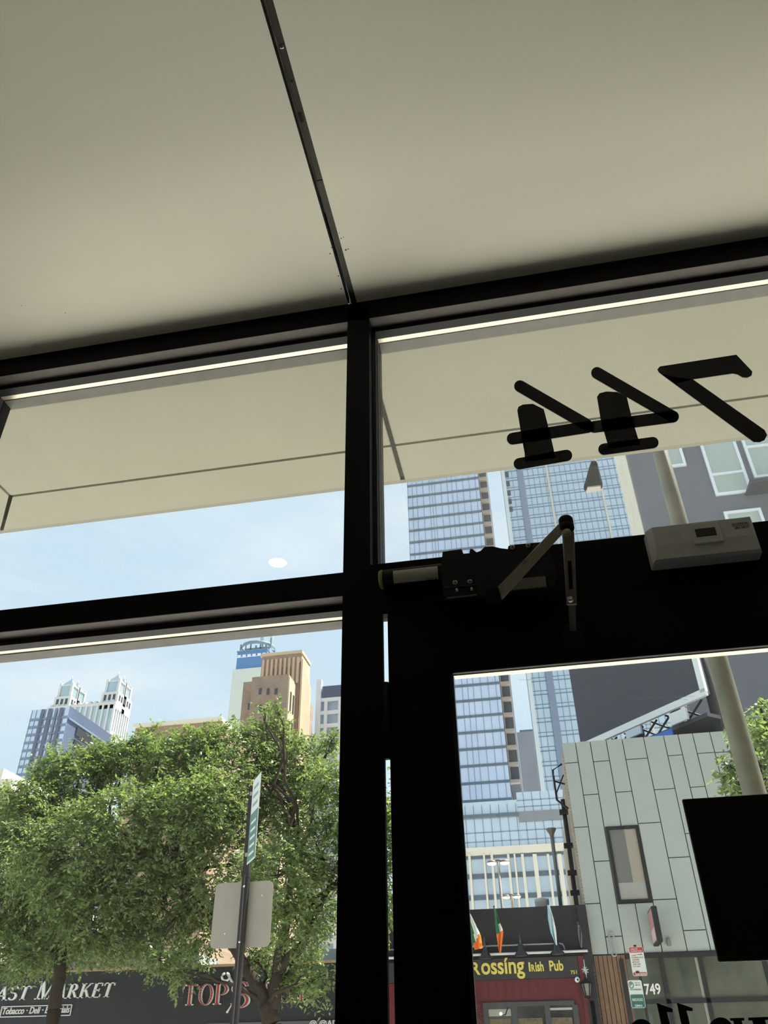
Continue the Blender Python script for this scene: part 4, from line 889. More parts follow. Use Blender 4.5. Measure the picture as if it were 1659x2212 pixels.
# flags on the pub
FG = mat('flag_green', (30, 104, 66), .8); FW = mat('flag_white', (226, 226, 222), .8); FO = mat('flag_orange', (226, 122, 40), .8); FB = mat('flag_pale_blue', (160, 196, 206), .8); FGY = mat('flag_grey', (104, 106, 116), .8)
def flag(label, left, right, Y, cols, pole, n=16, m=8):
    a = P(*pole[0], Y+.25); c = P(*pole[1], Y)
    t = thing('flag', label, 'flag', (a.x, a.y, a.z), 'limp flags hung over the pub sign')
    MB().tube([(a.x, 21.9, a.z), (c.x, c.y, c.z)], .014, 6).lathe([(.0001, -.03), (.024, 0), (.0001, .03)], (c.x, c.y, c.z+.02), 'Z', 8).build('flag_pole', mat('dark_flag_pole', (60, 58, 56), .5), t)
    def lerp(pl, s):
        s *= len(pl)-1; i = min(int(s), len(pl)-2); f = s-i; return (pl[i][0]*(1-f)+pl[i+1][0]*f, pl[i][1]*(1-f)+pl[i+1][1]*f)
    mb = MB(); vs = []; fs = []; mi = []
    for j in range(n+1):
        l = lerp(left, j/n); r_ = lerp(right, j/n)
        for i in range(m+1):
            s = i/m; px = l[0]*(1-s)+r_[0]*s; py = l[1]*(1-s)+r_[1]*s
            v = P(px, py, Y+.05*math.sin(s*9+j*.35)*min(1, j/4)); vs.append(v)
    for j in range(n):
        for i in range(m): mb.add([vs[j*(m+1)+i], vs[j*(m+1)+i+1], vs[(j+1)*(m+1)+i+1], vs[(j+1)*(m+1)+i]], [(0, 1, 2, 3)], cols((i+.5)/m, (j+.5)/n))
    o = mb.build('cloth', [FG, FW, FO, FB, FGY], t); md = o.modifiers.new('thick', 'SOLIDIFY'); md.thickness = .006
flag('largest green white and orange flag nearest the door frame', [(1004, 1960), (1010, 1998), (1018, 2035), (1026, 2052)], [(1010, 1962), (1024, 1990), (1038, 2020), (1043, 2048)], 21.2,
     lambda s, v: 2 if v > .62+.18*(1-s) else (0 if s < .38 and v < .8 or v < .12 else (1 if s > .45 or v > .55 else 0)), ((1004, 2000), (1003, 1955)))
flag('narrow green white and orange flag second from the door frame', [(1067, 1964), (1070, 1995), (1073, 2022), (1078, 2058)], [(1071, 1964), (1080, 1992), (1087, 2012), (1082, 2058)], 21.3,
     lambda s, v: 2 if v > .62 else (1 if s > .5 and v > .38 else 0), ((1074, 2024), (1067, 1960)))
flag('thin pale blue flag right of the green ones', [(1182, 1955), (1184, 1985), (1190, 2015), (1200, 2040)], [(1187, 1955), (1196, 1985), (1201, 2012), (1203, 2042)], 21.3,
     lambda s, v: 3 if s < .6 else 1, ((1204, 2048), (1183, 1948)))
flag('dim grey flag against the black wall at the right', [(1247, 1999), (1249, 2020), (1254, 2046)], [(1252, 1998), (1257, 2018), (1257, 2048)], 21.5,
     lambda s, v: 4, ((1252, 2030), (1248, 1995)))
# bell lamps
for i, (px, py, lab) in enumerate(((1049, 2066, 'left bell shaped sign lamp beside the orange flag'), (1126, 2060, 'middle bell shaped sign lamp over the yellow lettering'), (1204, 2056, 'right bell shaped sign lamp under the pale blue flag'))):
    c = P(px, py, 21.45); l = thing('sign_lamp', lab, 'lamp', (c.x, 21.45, c.z), 'bell shaped sign lamps')
    MB().lathe([(.17, -.06), (.175, -.035), (.12, .02), (.08, .10), (.06, .19), (.0001, .20)], (c.x, 21.45, c.z), 'Z', 18).build('shade', mat('gloss_black_shade', (26, 27, 30), .25), l)
    MB().lathe([(.022, .14), (.022, .24), (.035, .26), (.03, .30), (.018, .31), (.018, .40), (.0001, .44)], (c.x, 21.45, c.z), 'Z', 12).build('stem', mat('chrome_black', (70, 72, 78), .2, .6), l)
    MB().tube([(c.x, 21.45, c.z+.33), (c.x, 21.6, c.z+.36), (c.x, 21.9, c.z+.30)], .016, 6).build('arm', BLK, l)
a = FX(1000, 2047, 21.7); c = FX(1210, 2036, 21.7); e_ = FX(1219, 2053, 21.7); zz = FX(1130, 2040, 21.7).z
o = MB().tube([(xB0+1, 21.78, zz), (c.x-.02, 21.78, zz), (c.x+.05, 21.78, zz-.02), (c.x+.08, 21.78, zz-.07), (c.x+.08, 21.78, zl+.06), (c.x+.08, 21.86, zl+.05)], .018, 8)
tag(o.build('conduit_pipe', mat('galvanised_conduit', (150, 152, 152), .4, .5)), 'thin grey pipe running along the black wall above the sign lamps', 'pipe')
# lantern + ornament + round plate
c = FX(1267, 2130, 21.6); ln = thing('wall_lantern', 'black carriage lantern on the red pilaster right of the pub sign', 'lamp', (c.x, 21.6, c.z))
MB().lathe([(.0001, .20), (.012, .19), (.03, .13), (.15, .07), (.16, .04)], (c.x, 21.6, c.z), 'Z', 8).build('lid', BLK, ln)
MB().lathe([(.12, .05), (.075, -.19)], (c.x, 21.6, c.z), 'Z', 6, 0, False).build('lantern_glass', mat('smoky_lantern_glass', (92, 90, 84), .1, 0, .8), ln)
mb = MB().lathe([(.08, -.19), (.08, -.22), (.0001, -.26)], (c.x, 21.6, c.z), 'Z', 8)
for k in range(6): an = k*PI/3; mb.tube([(c.x+.122*math.cos(an), 21.6+.122*math.sin(an), c.z+.05), (c.x+.077*math.cos(an), 21.6+.077*math.sin(an), c.z-.19)], .01, 5)
mb.build('cage', BLK, ln); MB().tube([(c.x, 21.6, c.z+.19), (c.x, 21.68, c.z+.22), (c.x, 21.769, c.z+.12)], .014, 6).build('wall_arm', BLK, ln)
a = FX(1264, 2096, 21.74); mb = MB().tube([(a.x, 21.75, a.z-.16), (a.x+.02, 21.75, a.z-.05), (a.x, 21.75, a.z+.05), (a.x, 21.75, a.z+.22)], .012, 6)
for k in range(7): an = k*2*PI/7; mb.tube([(a.x, 21.75, a.z+.0), (a.x+.05*math.cos(an), 21.745, a.z+.05*math.sin(an)+.01), (a.x+.085*math.cos(an+.3), 21.75, a.z+.085*math.sin(an+.3))], [.012, .014, .004], 5)
tag(mb.build('wall_ornament', mat('pale_painted_iron', (196, 196, 192), .5)), 'pale curly iron ornament above the lantern', 'ornament')
a = FX(1247, 2116, 21.75); rp = thing('dome_camera', 'round white wall fitting beside the number on the pub', 'camera', (a.x, 21.8, a.z))
MB().lathe([(.0001, -.02), (.05, -.02), (.058, 0), (.058, .07)], (a.x, 21.76, a.z), 'Y', 18).build('ring', mat('white_painted_metal', (1, 1, 1)), rp); MB().lathe([(.0001, -.012), (.018, -.008), (.022, .0)], (a.x+.006, 21.735, a.z-.004), 'Y', 12).build('lens', BLK, rp)
# fern
a = FX(1016, 2200, 21.4); mb = MB(); rr = random.Random(5)
for i in range(60):
    an = rr.uniform(0, 2*PI); L_ = rr.uniform(.25, .46); dx, dy = math.cos(an), math.sin(an); w = .013; up = rr.uniform(.1, .45)
    pts = [(a.x+dx*L_*s, 21.4+dy*L_*s*.7, a.z+up*s*1.4-(.5)*s*s*L_*2) for s in (0, .35, .7, 1)]
    for j in range(3):
        p0, p1 = pts[j], pts[j+1]; w0, w1 = w*(1-j/3.2), w*(1-(j+1)/3.2)
        mb.add([(p0[0]-dy*w0, p0[1]+dx*w0, p0[2]), (p0[0]+dy*w0, p0[1]-dx*w0, p0[2]), (p1[0]+dy*w1, p1[1]-dx*w1, p1[2]), (p1[0]-dy*w1, p1[1]+dx*w1, p1[2])], [(0, 1, 2, 3)])
ft = thing('hanging_fern', 'green fern hanging at the left of the pub window', 'plant', (a.x, 21.4, a.z))
mb.build('fronds', mat('fern_green', (110, 136, 72), .7), ft); MB().lathe([(.0001, -.24), (.10, -.22), (.15, 0), (.13, .02), (.0001, .0)], (a.x, 21.4, a.z), 'Z', 14).build('basket', mat('brown_basket', (70, 54, 40), .9), ft)
MB().tube([(a.x, 21.4, a.z-.01), (a.x, 21.4, zs0-.05), (a.x, 21.8, zs0-.05)], .008, 5).build('hanging_wire', BLK, ft)

# ---- market and bar building (left)
zM_ = (FX(0, 2110).z+FX(720, 2075).z)/2
xL = FX(-250, 2110).x; xR = xB0-.02
t = thing('shop_row_building', 'low black fronted building with the market and the bar signs', 'building', ((xL+xR)/2, 22, 0))
bx('black_fascia', mat('black_fascia_boards', (40, 43, 45), .6, 0, .35, .15, 1.2), t, xL, xR, YF2, YF2+12, 0, zM_)
bx('coping', mat('tan_coping_wood', (186, 158, 124), .8, 0, .2, .4, 3), t, xL, xR, YF2-.06, YF2+.4, zM_, zM_+.055)
bx('lower_band', mat('grey_band_paint', (84, 86, 88), .6), t, FX(450, 2208).x, xR, YF2-.05, YF2-.001, FX(600, 2216).z-.5, FX(600, 2207).z)
bx('rear_parapet', mat('beige_stucco', (190, 182, 164), .8, 0, .2, .2, 2), t, FX(60, 2080, 24).x, FX(345, 2080, 24).x, 24, 24.3, zM_, FX(220, 2071, 24).z)
WL = mat('white_sign_letter', (212, 214, 208), .6)
s1 = thing('letter_sign', 'white serif market lettering with boxed line below on the black fascia', 'sign', (FX(120, 2150).x, 21.95, FX(120, 2160).z))
def word(s, x0, x1, zb_, h, m, par, Yp, shear=.18, sizes=None, depth=.05, shrink=None, dy=0):
    ws = [SER[c][0]*(sizes[i] if sizes else 1) for i, c in enumerate(s)]; tot = sum(ws); x = x0
    for i, c in enumerate(s):
        w = (x1-x0)*ws[i]/tot; k = sizes[i] if sizes else 1
        serif_letter(c, m, par, x, Yp-depth, zb_, h*k, w*.97, depth, shear, shrink, dy=dy); x += w
mz = FX(150, 2157).z; h = FX(150, 2122).z-mz
word('MARKET', FX(75, 2158).x, FX(243, 2152).x, mz, h*.92, WL, s1, 22, .2, [1.22, .98, .98, .98, .98, .98])
word('AST', FX(-12, 2160).x, FX(62, 2159).x, mz, h*.86, WL, s1, 22, .2)
bz0 = FX(80, 2196).z; bz1 = FX(80, 2172).z; bx0 = FX(2, 2190).x; bx1 = FX(154, 2188).x; fr_ = MB(); w = .018
fr_.box(bx0, bx1, 21.96, 21.999, bz0, bz0+w).box(bx0, bx1, 21.96, 21.999, bz1-w, bz1).box(bx0, bx0+w, 21.96, 21.999, bz0+w, bz1-w).box(bx1-w, bx1, 21.96, 21.999, bz0+w, bz1-w)
fr_.build('border', WL, s1)
text_mesh('Tobacco · Deli · Essentials', WL, s1, bx0+.05, 21.97, bz0+.07, (bz1-bz0)*.62, (bx1-bx0)-.1, .02, .012, .2)
s2 = thing('letter_sign', 'white edged red serif lettering on the fascia behind the sign post', 'sign', (FX(520, 2150).x, 21.9, FX(520, 2170).z))
RED = mat('red_sign_letter', (150, 42, 44), .6)
lz = FX(450, 2171).z; lh = FX(450, 2126).z-lz
def rl(c, p0, p1, k=1, dz_=0):
    xa_, xb_ = FX(p0, 2150).x, FX(p1, 2150).x
    o = serif_letter(c, WL, s2, xa_, 21.93, lz+dz_, lh*k, xb_-xa_, .05, .0)
    serif_letter(c, RED, o, xa_, 21.90, lz+dz_, lh*k, xb_-xa_, .028, .0, (.45, .9), name='red_inlay')
rl('T', 394, 432); rl('O', 430, 464); rl('P', 462, 497); rl('S', 497, 545, 1.25, -.08); rl('H', 566, 602); rl('O', 600, 636); rl('T', 634, 672)
sw = [FX(487+9*math.cos(q)*(1-.05*q), 2110+9*math.sin(q)*(1-.05*q), 21.9) for q in [i*.45-1.2 for i in range(14)]]
pts = [(v.x, 21.9, v.z) for v in sw[::-1]]+[(FX(505, 2128, 21.9).x, 21.9, FX(505, 2128, 21.9).z), (FX(512, 2150, 21.9).x, 21.9, FX(512, 2150, 21.9).z), (FX(490, 2188, 21.9).x, 21.9, FX(490, 2188, 21.9).z)]
MB().tube(pts, .03, 6).build('swirl', WL, s2)
p = FX(668, 2216, 21.9); text_mesh('@ @AJTH', WL, s2, p.x, 21.9, p.z-.02, .13, .86, .02, .012)
# rooftop bits of the row
def roofthing(name, label, cat, mb, m): o = mb.build(name, m); tag(o, label, cat); return o
a = FX(368, 2086, 24.5); c = FX(429, 2086, 24.5); z0 = zM_; z1 = FX(372, 2050, 24.5).z; z1b = FX(428, 2063, 24.5).z
mb = MB().prism([(a.x, z0), (c.x, z0), (c.x, z1b), (a.x+.25, z1), (a.x, z1-.05)], 24.5, 26)
roofthing('tarpaulin_cover', 'white tarpaulin covered box on the roof behind the bar lettering', 'cover', mb, mat('white_tarpaulin', (206, 208, 208), .6, 0, .3, .12, 2))
c = FX(444, 2085, 24.2); rr_ = FX(458, 2085, 24.2).x-c.x
roofthing('satellite_dish', 'low white dome on the roof just left of the post', 'dome', MB().lathe([(rr_, 0), (rr_*.9, .09), (rr_*.6, .16), (.0001, .19)], (c.x, 24.2, zM_), 'Z', 18), mat('white_painted_metal', (1, 1, 1)))
a = FX(692, 2078, 24.5); c = FX(760, 2078, 24.5)
roofthing('roof_shed', 'pale grey roof shed next to the mullion behind leaves', 'shed', MB().box(a.x, c.x+1.2, 24.5, 27, zM_, FX(710, 2050, 24.5).z), mat('pale_blue_grey_sheet', (190, 200, 206), .5))
a = FX(57, 2077, 23.9); roofthing('traffic_cone', 'small orange cone on the roof at the far left', 'cone', MB().lathe([(.0001, .32), (.02, .32), (.09, .02), (.13, .02), (.13, 0)], (a.x, 23.6, zM_+.0), 'Z', 12), mat('orange_cone_plastic', (226, 116, 60), .6))

# ================================================================== STREET FURNITURE
PM = mat('black_painted_sign_post', (40, 37, 36), .5, .1, .4, .2, 12)
SA = mat('bare_aluminium_sign_back', (158, 152, 138), .45, .25, .5, .06, 8)
a = P(548, 1702, 7.2); X_ = P(520, 2040, 7.2).x
t = thing('sign_post', 'black square post carrying the blank aluminium sign back', 'post', (X_, 7.2, 0))
mb = MB().box(X_-.028, X_+.028, 7.175, 7.225, 0, a.z)
mb.build('post', PM, t); 
MB().box(X_-.006, X_+.006, 7.168, 7.1745, 0, P(530, 1890, 7.2).z).build('post_channel', mat('grey_channel', (74, 70, 66), .5), t)
zj = P(533, 1890, 7.2).z; MB().box(X_-.033, X_+.033, 7.17, 7.23, zj-.02, zj+.02).build('sleeve', PM, t)
x0 = P(462, 1975, 7.25).x; x1 = P(588, 1975, 7.25).x; z0 = P(520, 2048, 7.25).z; z1 = P(530, 1906, 7.25).z
def rrect(x0, x1, z0, z1, r, n=6):
    q = []
    for cx, cz, a0 in ((x1-r, z1-r, 0), (x0+r, z1-r, 90), (x0+r, z0+r, 180), (x1-r, z0+r, 270)):
        for i in range(n+1): an = math.radians(a0+90*i/n); q.append((cx+r*math.cos(an), cz+r*math.sin(an)))
    return q
s = thing('road_sign', 'blank back of a rounded aluminium road sign on the black post', 'sign', ((x0+x1)/2, 7.24, z0))
MB().prism(rrect(x0, x1, z0, z1, .045), 7.232, 7.236).build('sign_plate', SA, s)
for (px, py) in ((536, 1914), (526, 2034)): v = P(px, py, 7.16); MB().lathe([(.0001, -.01), (.008, -.008), (.010, 0), (.010, .006)], (X_, 7.165, v.z), 'Y', 10).build('bolt', SCREW, s)
for (px, py) in ((566, 1934), (485, 2017)): v = P(px, py, 7.23); MB().lathe([(.0001, -.004), (.005, -.003), (.006, .001)], (v.x, 7.231, v.z), 'Y', 8).build('rivet', mat('white_rivet', (236, 236, 232), .5), s)
# street cleaning sign, almost edge-on
sx0 = X_+.030; vtop = P(566, 1680, 7.25)
Yn = 7.24; zt1 = P(549, 1700, Yn).z; zb1 = P(540, 1872, Yn).z
d2 = P(569, 1677, 7.60); s = thing('parking_sign', 'white and green sign seen nearly edge-on at the post top', 'sign', (sx0, 7.3, zb1))
ax_, ay_ = X_+.012, 7.165; 
v = ray(569, 1690); bxx = ax_+.17; byy = ay_-.28
def plate(f0, f1, e0, e1, m, nm, par, off=0.0, th=.004):
    dx, dy = bxx-ax_, byy-ay_; L_ = math.hypot(dx, dy); nx, ny = dy/L_, -dx/L_
    q = [(ax_+dx*e+nx*o_, ay_+dy*e+ny*o_) for e, o_ in ((e0, off), (e1, off), (e1, off+th), (e0, off+th))]
    za, zb2 = zb1+(zt1-zb1)*f0, zb1+(zt1-zb1)*f1
    return MB().hexa([(x, y, za) for x, y in q], [(x, y, zb2) for x, y in q]).build(nm, m, par)
for zk in (.12, .88): MB().box(X_-.01, X_+.03, 7.15, 7.18, zb1+(zt1-zb1)*zk-.015, zb1+(zt1-zb1)*zk+.015).build('bracket', STEEL, s)
pl = plate(0, 1.04, .02, 1, mat('white_sign_paint', (196, 202, 196), .5), 'sign_plate', s)
plate(.02, .60, .06, .96, mat('green_sign_paint', (72, 112, 100), .5), 'green_field', pl, .0045, .001)
for k in range(5): plate(.08+k*.095, .11+k*.095, .2, .8, mat('white_sign_paint', (1, 1, 1)), 'printed_line', pl, .006, .0006)
for k in range(3): plate(.68+k*.11, .72+k*.11, .2, .8, mat('grey_green_print', (120, 140, 132), .5), 'printed_line', pl, .0045, .0006)
# near street light pole
X_ = (P(1554, 1420, 6.8).x+P(1630, 1716, 6.8).x+P(1462, 1122, 6.8).x)/3
t = thing('street_light', 'thick weathered grey green street light pole at the near kerb', 'street light', (X_, 6.8, 0))
PG = mat('weathered_grey_green_pole', (112, 109, 88), .5, .05, .5, .45, 6, (82, 86, 68))
zt_ = 9.9
MB().tube([(X_, 6.8, 0), (X_, 6.8, 3), (X_, 6.8, 6), (X_, 6.8, zt_)], [.105, .09, .078, .068], 24).build('pole', PG, t)
hd = PZ(1283, 1040, 9.6)
MB().tube([(X_, 6.8, zt_-.5), (X_-.03, 7.6, zt_+.05), (hd.x+.01, 9.0, zt_+.12), (hd.x, hd.y-.5, zt_-.02)], [.045, .04, .035, .03], 10).build('arm', mat('tan_arm_paint', (176, 166, 150), .6), t)
y0, y1 = hd.y-.42, hd.y+.28; zc_ = 9.66
def hw(y): s = (y-y0)/(y1-y0); return .055+.125*s
vs = []; ys = [y0+(y1-y0)*k/6 for k in range(7)]
for k, y in enumerate(ys):
    w = hw(y)*(1 if k < 6 else .86); hh_ = .05+.04*math.sin(PI*k/6)
    for (sx, sz) in ((-1, -.2), (-.8, -1), (.8, -1), (1, -.2), (.7, 1), (-.7, 1)): vs.append((hd.x+sx*w, y, zc_+sz*hh_))
mb = MB(); fs = [(k*6+i, k*6+(i+1) % 6, (k+1)*6+(i+1) % 6, (k+1)*6+i) for k in range(6) for i in range(6)]+[tuple(range(5, -1, -1)), tuple(36+i for i in range(6))]
mb.add(vs, fs, 0, False); hdo = mb.build('lamp_head', mat('dark_grey_lamp_casting', (20, 22, 28), .8, 0, .08), t)
mb = MB(); ya, yb_ = y0+(y1-y0)*.74, y0+(y1-y0)*.97
mb.add([(hd.x-hw(ya)*.72, ya, zc_-.102), (hd.x+hw(ya)*.72, ya, zc_-.102), (hd.x+hw(yb_)*.72, yb_, zc_-.094), (hd.x-hw(yb_)*.72, yb_, zc_-.094),
        (hd.x-hw(ya)*.72, ya, zc_-.06), (hd.x+hw(ya)*.72, ya, zc_-.06), (hd.x+hw(yb_)*.72, yb_, zc_-.05), (hd.x-hw(yb_)*.72, yb_, zc_-.05)],
       [(0, 1, 2, 3), (0, 4, 5, 1), (1, 5, 6, 2), (2, 6, 7, 3), (3, 7, 4, 0)])
mb.build('lens', mat('frosted_lamp_lens', (176, 172, 164), .4), hdo)
# parking signs across the street
Y = 17.5; X_ = P(1385, 2120, Y).x
t = thing('sign_post', 'dark square post with two parking signs across the street', 'post', (X_, Y, 0))
MB().box(X_-.025, X_+.025, Y, Y+.05, 0, P(1374, 2042, Y).z+.01).build('post', PM, t)
WS = mat('white_sign_paint', (1, 1, 1)); RS = mat('red_sign_paint', (170, 44, 52), .5); GS = mat('green_sign_paint', (1, 1, 1)); RI = mat('red_print', (150, 70, 74), .5)
GS2 = mat('dark_green_sign', (36, 92, 84), .5)
def sgn(c, w, label, kind):
    x0 = P(c[0], c[1], Y).x; z1 = P(c[0], c[1], Y).z; z0 = P(c[2], c[3], Y).z; x1 = x0+w
    s = thing('parking_sign', label, 'sign', ((x0+x1)/2, Y-.02, z0)); H = z1-z0
    MB().prism(rrect(x0, x1, z0, z1, .03), Y-.012, Y-.004).build('sign_plate', WS, s); y = Y-.0165
    if kind == 0:
        MB().prism(rrect(x0+.008, x1-.008, z1-H*.20, z1-.008, .02), y, y+.004).build('red_band', RS, s); MB().prism(rrect(x0+.008, x1-.008, z0+.008, z0+H*.12, .02), y, y+.004).build('red_band', RS, s)
        text_mesh('5-MINUTE', WS, s, x0+.03, y-.001, z1-H*.10, .024, .13, .001, .02); text_mesh('STANDING ZONE', WS, s, x0+.03, y-.001, z1-H*.175, .024, .2, .001, .02)
        text_mesh('→', RI, s, x0+.13, y, z1-H*.30, .03, .09, .001, .03) if False else MB().box(x0+.13, x0+.21, y, y+.003, z1-H*.275, z1-H*.262).prism([(x0+.205, z1-H*.245), (x0+.235, z1-H*.268), (x0+.205, z1-H*.292)], y, y+.003).build('arrow', DK, s)
        for k, tx_ in enumerate(('USE', 'FLASHING LIGHTS', '7AM-6PM', 'MON-FRI', '7AM-12PM', 'SAT-SUN')): text_mesh(tx_, RI, s, x0+.03, y, z1-H*(.32+k*.075), .020, .05+.011*len(tx_), .001, .01)
        text_mesh('TOW-ZONE', WS, s, x0+.04, y-.001, z0+H*.03, .03, .2, .001, .03)
        MB().box(x0+.06, x0+.12, y-.002, y+.003, z0+H*.09, z0+H*.17).build('sticker', mat('black_sticker', (40, 34, 34), .5), s)
    else:
        MB().prism(rrect(x0+.008, x1-.008, z0+.008, z0+H*.48, .02), y, y+.004).build('green_field', GS2, s)
        mb = MB(); 
        for q in _ring(x0+.055, z1-H*.17, .045, .055, .012, .012): mb.prism(q, y, y+.003)
        mb.build('circle', GS2, s); text_mesh('P', GS2, s, x0+.038, y, z1-H*.20, .05, .035, .001, .03)
        text_mesh('PAY AT', GS2, s, x0+.13, y, z1-H*.12, .018, .09, .001, .01); text_mesh('METER', GS2, s, x0+.13, y, z1-H*.2, .018, .09, .001, .01); text_mesh('PAY TO PARK BOX', GS2, s, x0+.025, y, z1-H*.37, .026, .2, .001, .02)
        text_mesh('PARKCHICAGO', WS, s, x0+.03, y-.001, z0+H*.25, .042, .19, .001, .02); text_mesh('228416', WS, s, x0+.06, y-.001, z0+H*.05, .032, .13, .001, .03)
sgn((1357, 2046, 1362, 2109), .262, 'red and white standing zone sign on the post across the street', 0)
sgn((1355, 2118, 1362, 2178), .250, 'white and green pay parking sign below the red one', 1)

# ================================================================== TREES
def leafmat(name, base, var):
    m = D.materials.new(name); m.use_nodes = True; n = m.node_tree; n.nodes.clear(); out = n.nodes.new('ShaderNodeOutputMaterial')
    at = n.nodes.new('ShaderNodeAttribute'); at.attribute_name = 'tone'; at.attribute_type = 'GEOMETRY'
    rp = n.nodes.new('ShaderNodeValToRGB'); rp.color_ramp.elements[0].color = lin(var); rp.color_ramp.elements[1].color = lin(base); n.links.new(at.outputs['Fac'], rp.inputs[0])
    di = n.nodes.new('ShaderNodeBsdfPrincipled'); di.inputs['Roughness'].default_value = .42; n.links.new(rp.outputs[0], di.inputs['Base Color'])
    tl = n.nodes.new('ShaderNodeBsdfTranslucent'); mm = n.nodes.new('ShaderNodeMixRGB'); mm.blend_type = 'MULTIPLY'; mm.inputs[0].default_value = 1; n.links.new(rp.outputs[0], mm.inputs[1]); mm.inputs[2].default_value = (1.3, 1.4, .72, 1)
    n.links.new(mm.outputs[0], tl.inputs[0]); ms = n.nodes.new('ShaderNodeMixShader'); ms.inputs[0].default_value = .42
    n.links.new(di.outputs[0], ms.inputs[1]); n.links.new(tl.outputs[0], ms.inputs[2]); n.links.new(ms.outputs[0], out.inputs[0]); return m
LEAF = leafmat('tree_leaf', (138, 152, 100), (82, 102, 66)); BARK = mat('dark_brown_bark', (66, 56, 46), .9, 0, .2, .4, 12)
def leaves(parent, blobs, size, dens, name='leaves'):
    V = []; tone = []
    for (c, r, sq) in blobs:
        nt_ = int(dens*r*r*400); dirs = rng.normal(size=(nt_, 3)); dirs /= np.linalg.norm(dirs, axis=1)[:, None]
        rad_ = r*rng.uniform(.35, 1.0, nt_)**.6*rng.uniform(.85, 1.12, nt_)
        c0 = np.array(c)+dirs*rad_[:, None]*np.array([1, 1, sq])
        td = dirs+rng.normal(size=(nt_, 3))*.55; td[:, 2] -= .25; td /= np.linalg.norm(td, axis=1)[:, None]
        nl = 14; s = np.linspace(-.5, .5, nl); tl_ = size*4.2
        ct = c0[:, None, :]+td[:, None, :]*s[None, :, None]*tl_*rng.uniform(.7, 1.3, nt_)[:, None, None]; ct[..., 2] -= (s**2)[None, :]*tl_*.5
        side = np.cross(td, [0, 0, 1.0]); side /= (np.linalg.norm(side, axis=1)[:, None]+1e-6)
        sg_ = np.where(np.arange(nl) % 2 == 0, 1., -1.)[None, :, None]
        a = side[:, None, :]*sg_*.8+td[:, None, :]*.5+rng.normal(size=(nt_, nl, 3))*.35; a[..., 2] -= .25; a /= np.linalg.norm(a, axis=2)[..., None]
        up = rng.normal(size=(nt_, nl, 3))*.45+np.array([0, 0, 1.]); w = np.cross(a, up); w /= (np.linalg.norm(w, axis=2)[..., None]+1e-6)
        L_ = size*rng.uniform(.7, 1.25, (nt_, nl, 1)); Wd = L_*.24
        p0 = ct; p1 = ct+a*L_*.45+w*Wd; p2 = ct+a*L_; p3 = ct+a*L_*.45-w*Wd
        V.append(np.stack([p0, p1, p2, p3], 2).reshape(-1, 3)); tone.append(np.repeat(np.clip(rng.normal(.5, .28, nt_*nl)+np.repeat(rng.normal(0, .15, nt_), nl), 0, 1), 4))
    V = np.concatenate(V); tn = np.concatenate(tone); L = np.array(root_loc(parent)); V = (V-L).astype(np.float32); nv = len(V); nf = nv//4
    me = D.meshes.new(name); me.vertices.add(nv); me.vertices.foreach_set('co', V.ravel()); me.loops.add(nv); me.loops.foreach_set('vertex_index', np.arange(nv, dtype=np.int32))
    me.polygons.add(nf); me.polygons.foreach_set('loop_start', np.arange(0, nv, 4, dtype=np.int32)); me.polygons.foreach_set('loop_total', np.full(nf, 4, dtype=np.int32))
    at = me.attributes.new('tone', 'FLOAT', 'POINT'); at.data.foreach_set('value', tn.astype(np.float32)); me.materials.append(LEAF); me.update(); me.validate()
    o = D.objects.new(name, me); COL.objects.link(o); o.parent = parent; print('leaves', nf); return o
def limb(mb, a, b_, r0, r1, wob=.25, n=7, seed=0):
    rr = random.Random(seed); a = Vector(a[:3]); b_ = Vector(b_[:3]); pts = []; L = (b_-a).length
    for i in range(n):
        s = i/(n-1); q = a.lerp(b_, s); k = math.sin(s*PI)*wob*L*.25
        pts.append(q+Vector((rr.uniform(-k, k), rr.uniform(-k, k), L*.06*math.sin(s*PI)+rr.uniform(-k, k)*.3)))
    pts[0] = a; pts[-1] = b_; mb.tube(pts, [r0+(r1-r0)*(i/(n-1)) for i in range(n)], 7); return pts
def tree(label, trunks, blobs, size=.10, dens=1.0, Yt=18.6, group=None, seed=1):
    base = trunks[0][0][:3]; t = thing('street_tree', label, 'tree', base, group); rr = random.Random(seed)
    BL = []
    for (px, py, rp_) in blobs:
        Y = Yt+rr.uniform(-1.3, 1.2); c = P(px, py, Y); d = ray(px, py); depth = Y/d.y*FP; BL.append((tuple(c), rp_*depth/FP*.93, .95))
    mb = MB(); ends = []
    for tr in trunks:
        for i in range(len(tr)-1): limb(mb, tr[i], tr[i+1], tr[i][3] if len(tr[i]) > 3 else .16, tr[i+1][3] if len(tr[i+1]) > 3 else .12, .1, 5, seed+i)
        ends.append(Vector(tr[-1][:3]))
    mb.build('trunk', BARK, t)
    mb = MB()
    for k, (c, r, s) in enumerate(BL):
        c = Vector(c); e_ = min(ends, key=lambda q: (q-c).length); pts = limb(mb, e_, c, .05, .018, .35, 8, seed*31+k)
        for j in range(5):
            d = Vector((rr.gauss(0, 1), rr.gauss(0, 1), rr.gauss(.3, 1))).normalized(); limb(mb, pts[4+j % 4], c+d*r*.85, .016, .005, .4, 5, seed*77+k*9+j)
    mb.build('branches', BARK, t); leaves(t, BL, size, dens); return t
Yt = 18.6
def tp(px, py, r, Y=Yt): v = P(px, py, Y); return (v.x, v.y, v.z, r)
b = P(118, 2180, Yt); base = (b.x, Yt, 0)
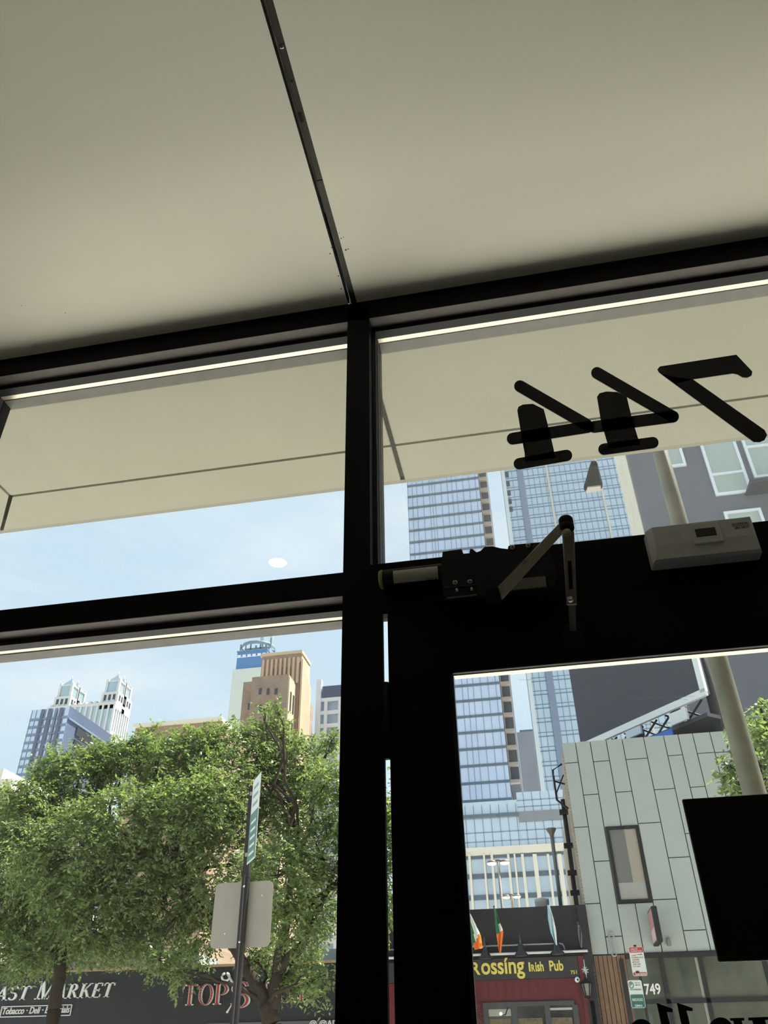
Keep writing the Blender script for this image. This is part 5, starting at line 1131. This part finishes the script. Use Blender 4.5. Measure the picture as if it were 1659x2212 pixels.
tree('leafy street tree at left with its trunk before the market lettering', [[(b.x, Yt, 0, .17), tp(118, 2180, .15), tp(132, 2060, .12)], [tp(132, 2060, .11), tp(110, 1950, .09), tp(80, 1880, .08)], [tp(132, 2060, .10), tp(190, 1950, .09), tp(215, 1860, .07)]],
     [(60, 1790, 105), (170, 1690, 85), (120, 1660, 55), (205, 1635, 42), (30, 1900, 130), (150, 1850, 140), (255, 1780, 110), (80, 2000, 100), (200, 1970, 115), (285, 1900, 100), (10, 1740, 60), (20, 2060, 60), (230, 1650, 55), (310, 2020, 60), (130, 2050, 55), (75, 1725, 60), (270, 1640, 50), (-40, 1960, 90), (210, 1985, 85), (165, 2045, 50), (255, 2035, 55), (60, 2065, 45), (100, 1930, 110)], .105, 1.0, Yt, 'street trees before the shops opposite', 3)
b = P(590, 2200, Yt)
tree('widest street tree with forked trunk and long limb behind the sign post', [[(b.x, Yt, 0, .22), tp(588, 2212, .20), tp(575, 2170, .18)], [tp(575, 2170, .15), tp(530, 2090, .12), tp(500, 2040, .11), tp(440, 1970, .09), tp(370, 1900, .07)], [tp(590, 2180, .15), tp(600, 2100, .13), tp(620, 1980, .10), tp(640, 1860, .07)], [tp(600, 2100, .11), tp(655, 2040, .09), tp(710, 1920, .06)]],
     [(355, 1650, 80), (325, 1600, 38), (420, 1625, 72), (480, 1600, 50), (545, 1590, 42), (595, 1575, 42), (597, 1530, 20), (572, 1532, 13), (655, 1650, 72), (500, 1700, 105), (620, 1740, 95), (705, 1690, 60), (716, 1600, 28), (380, 1780, 120), (470, 1870, 125), (350, 1950, 90), (600, 1890, 105), (690, 1840, 80), (640, 1990, 80), (420, 2010, 75), (690, 1970, 55), (450, 1740, 90), (570, 1640, 50), (390, 2100, 36), (620, 2120, 46), (690, 2120, 42), (345, 2075, 36), (560, 2060, 50), (790, 1760, 100), (880, 1800, 90), (955, 1790, 34), (965, 1880, 36), (800, 1930, 90), (650, 2060, 46), (540, 1975, 60), (290, 1610, 30)], .105, .95, Yt, 'street trees before the shops opposite', 5)
b = P(1760, 1900, 14.0)
tree('bright leafed tree at right half hidden by the thick pole', [[(b.x, 14, 0, .16), (b.x, 14, 2.8, .13), (b.x-.1, 14, 4.2, .10)]],
     [(1600, 1600, 34), (1572, 1670, 34), (1655, 1570, 42), (1640, 1660, 50), (1710, 1620, 80), (1590, 1705, 26), (1640, 1525, 16), (1720, 1720, 60), (1760, 1560, 60)], .10, 1.3, 14.0, None, 9)
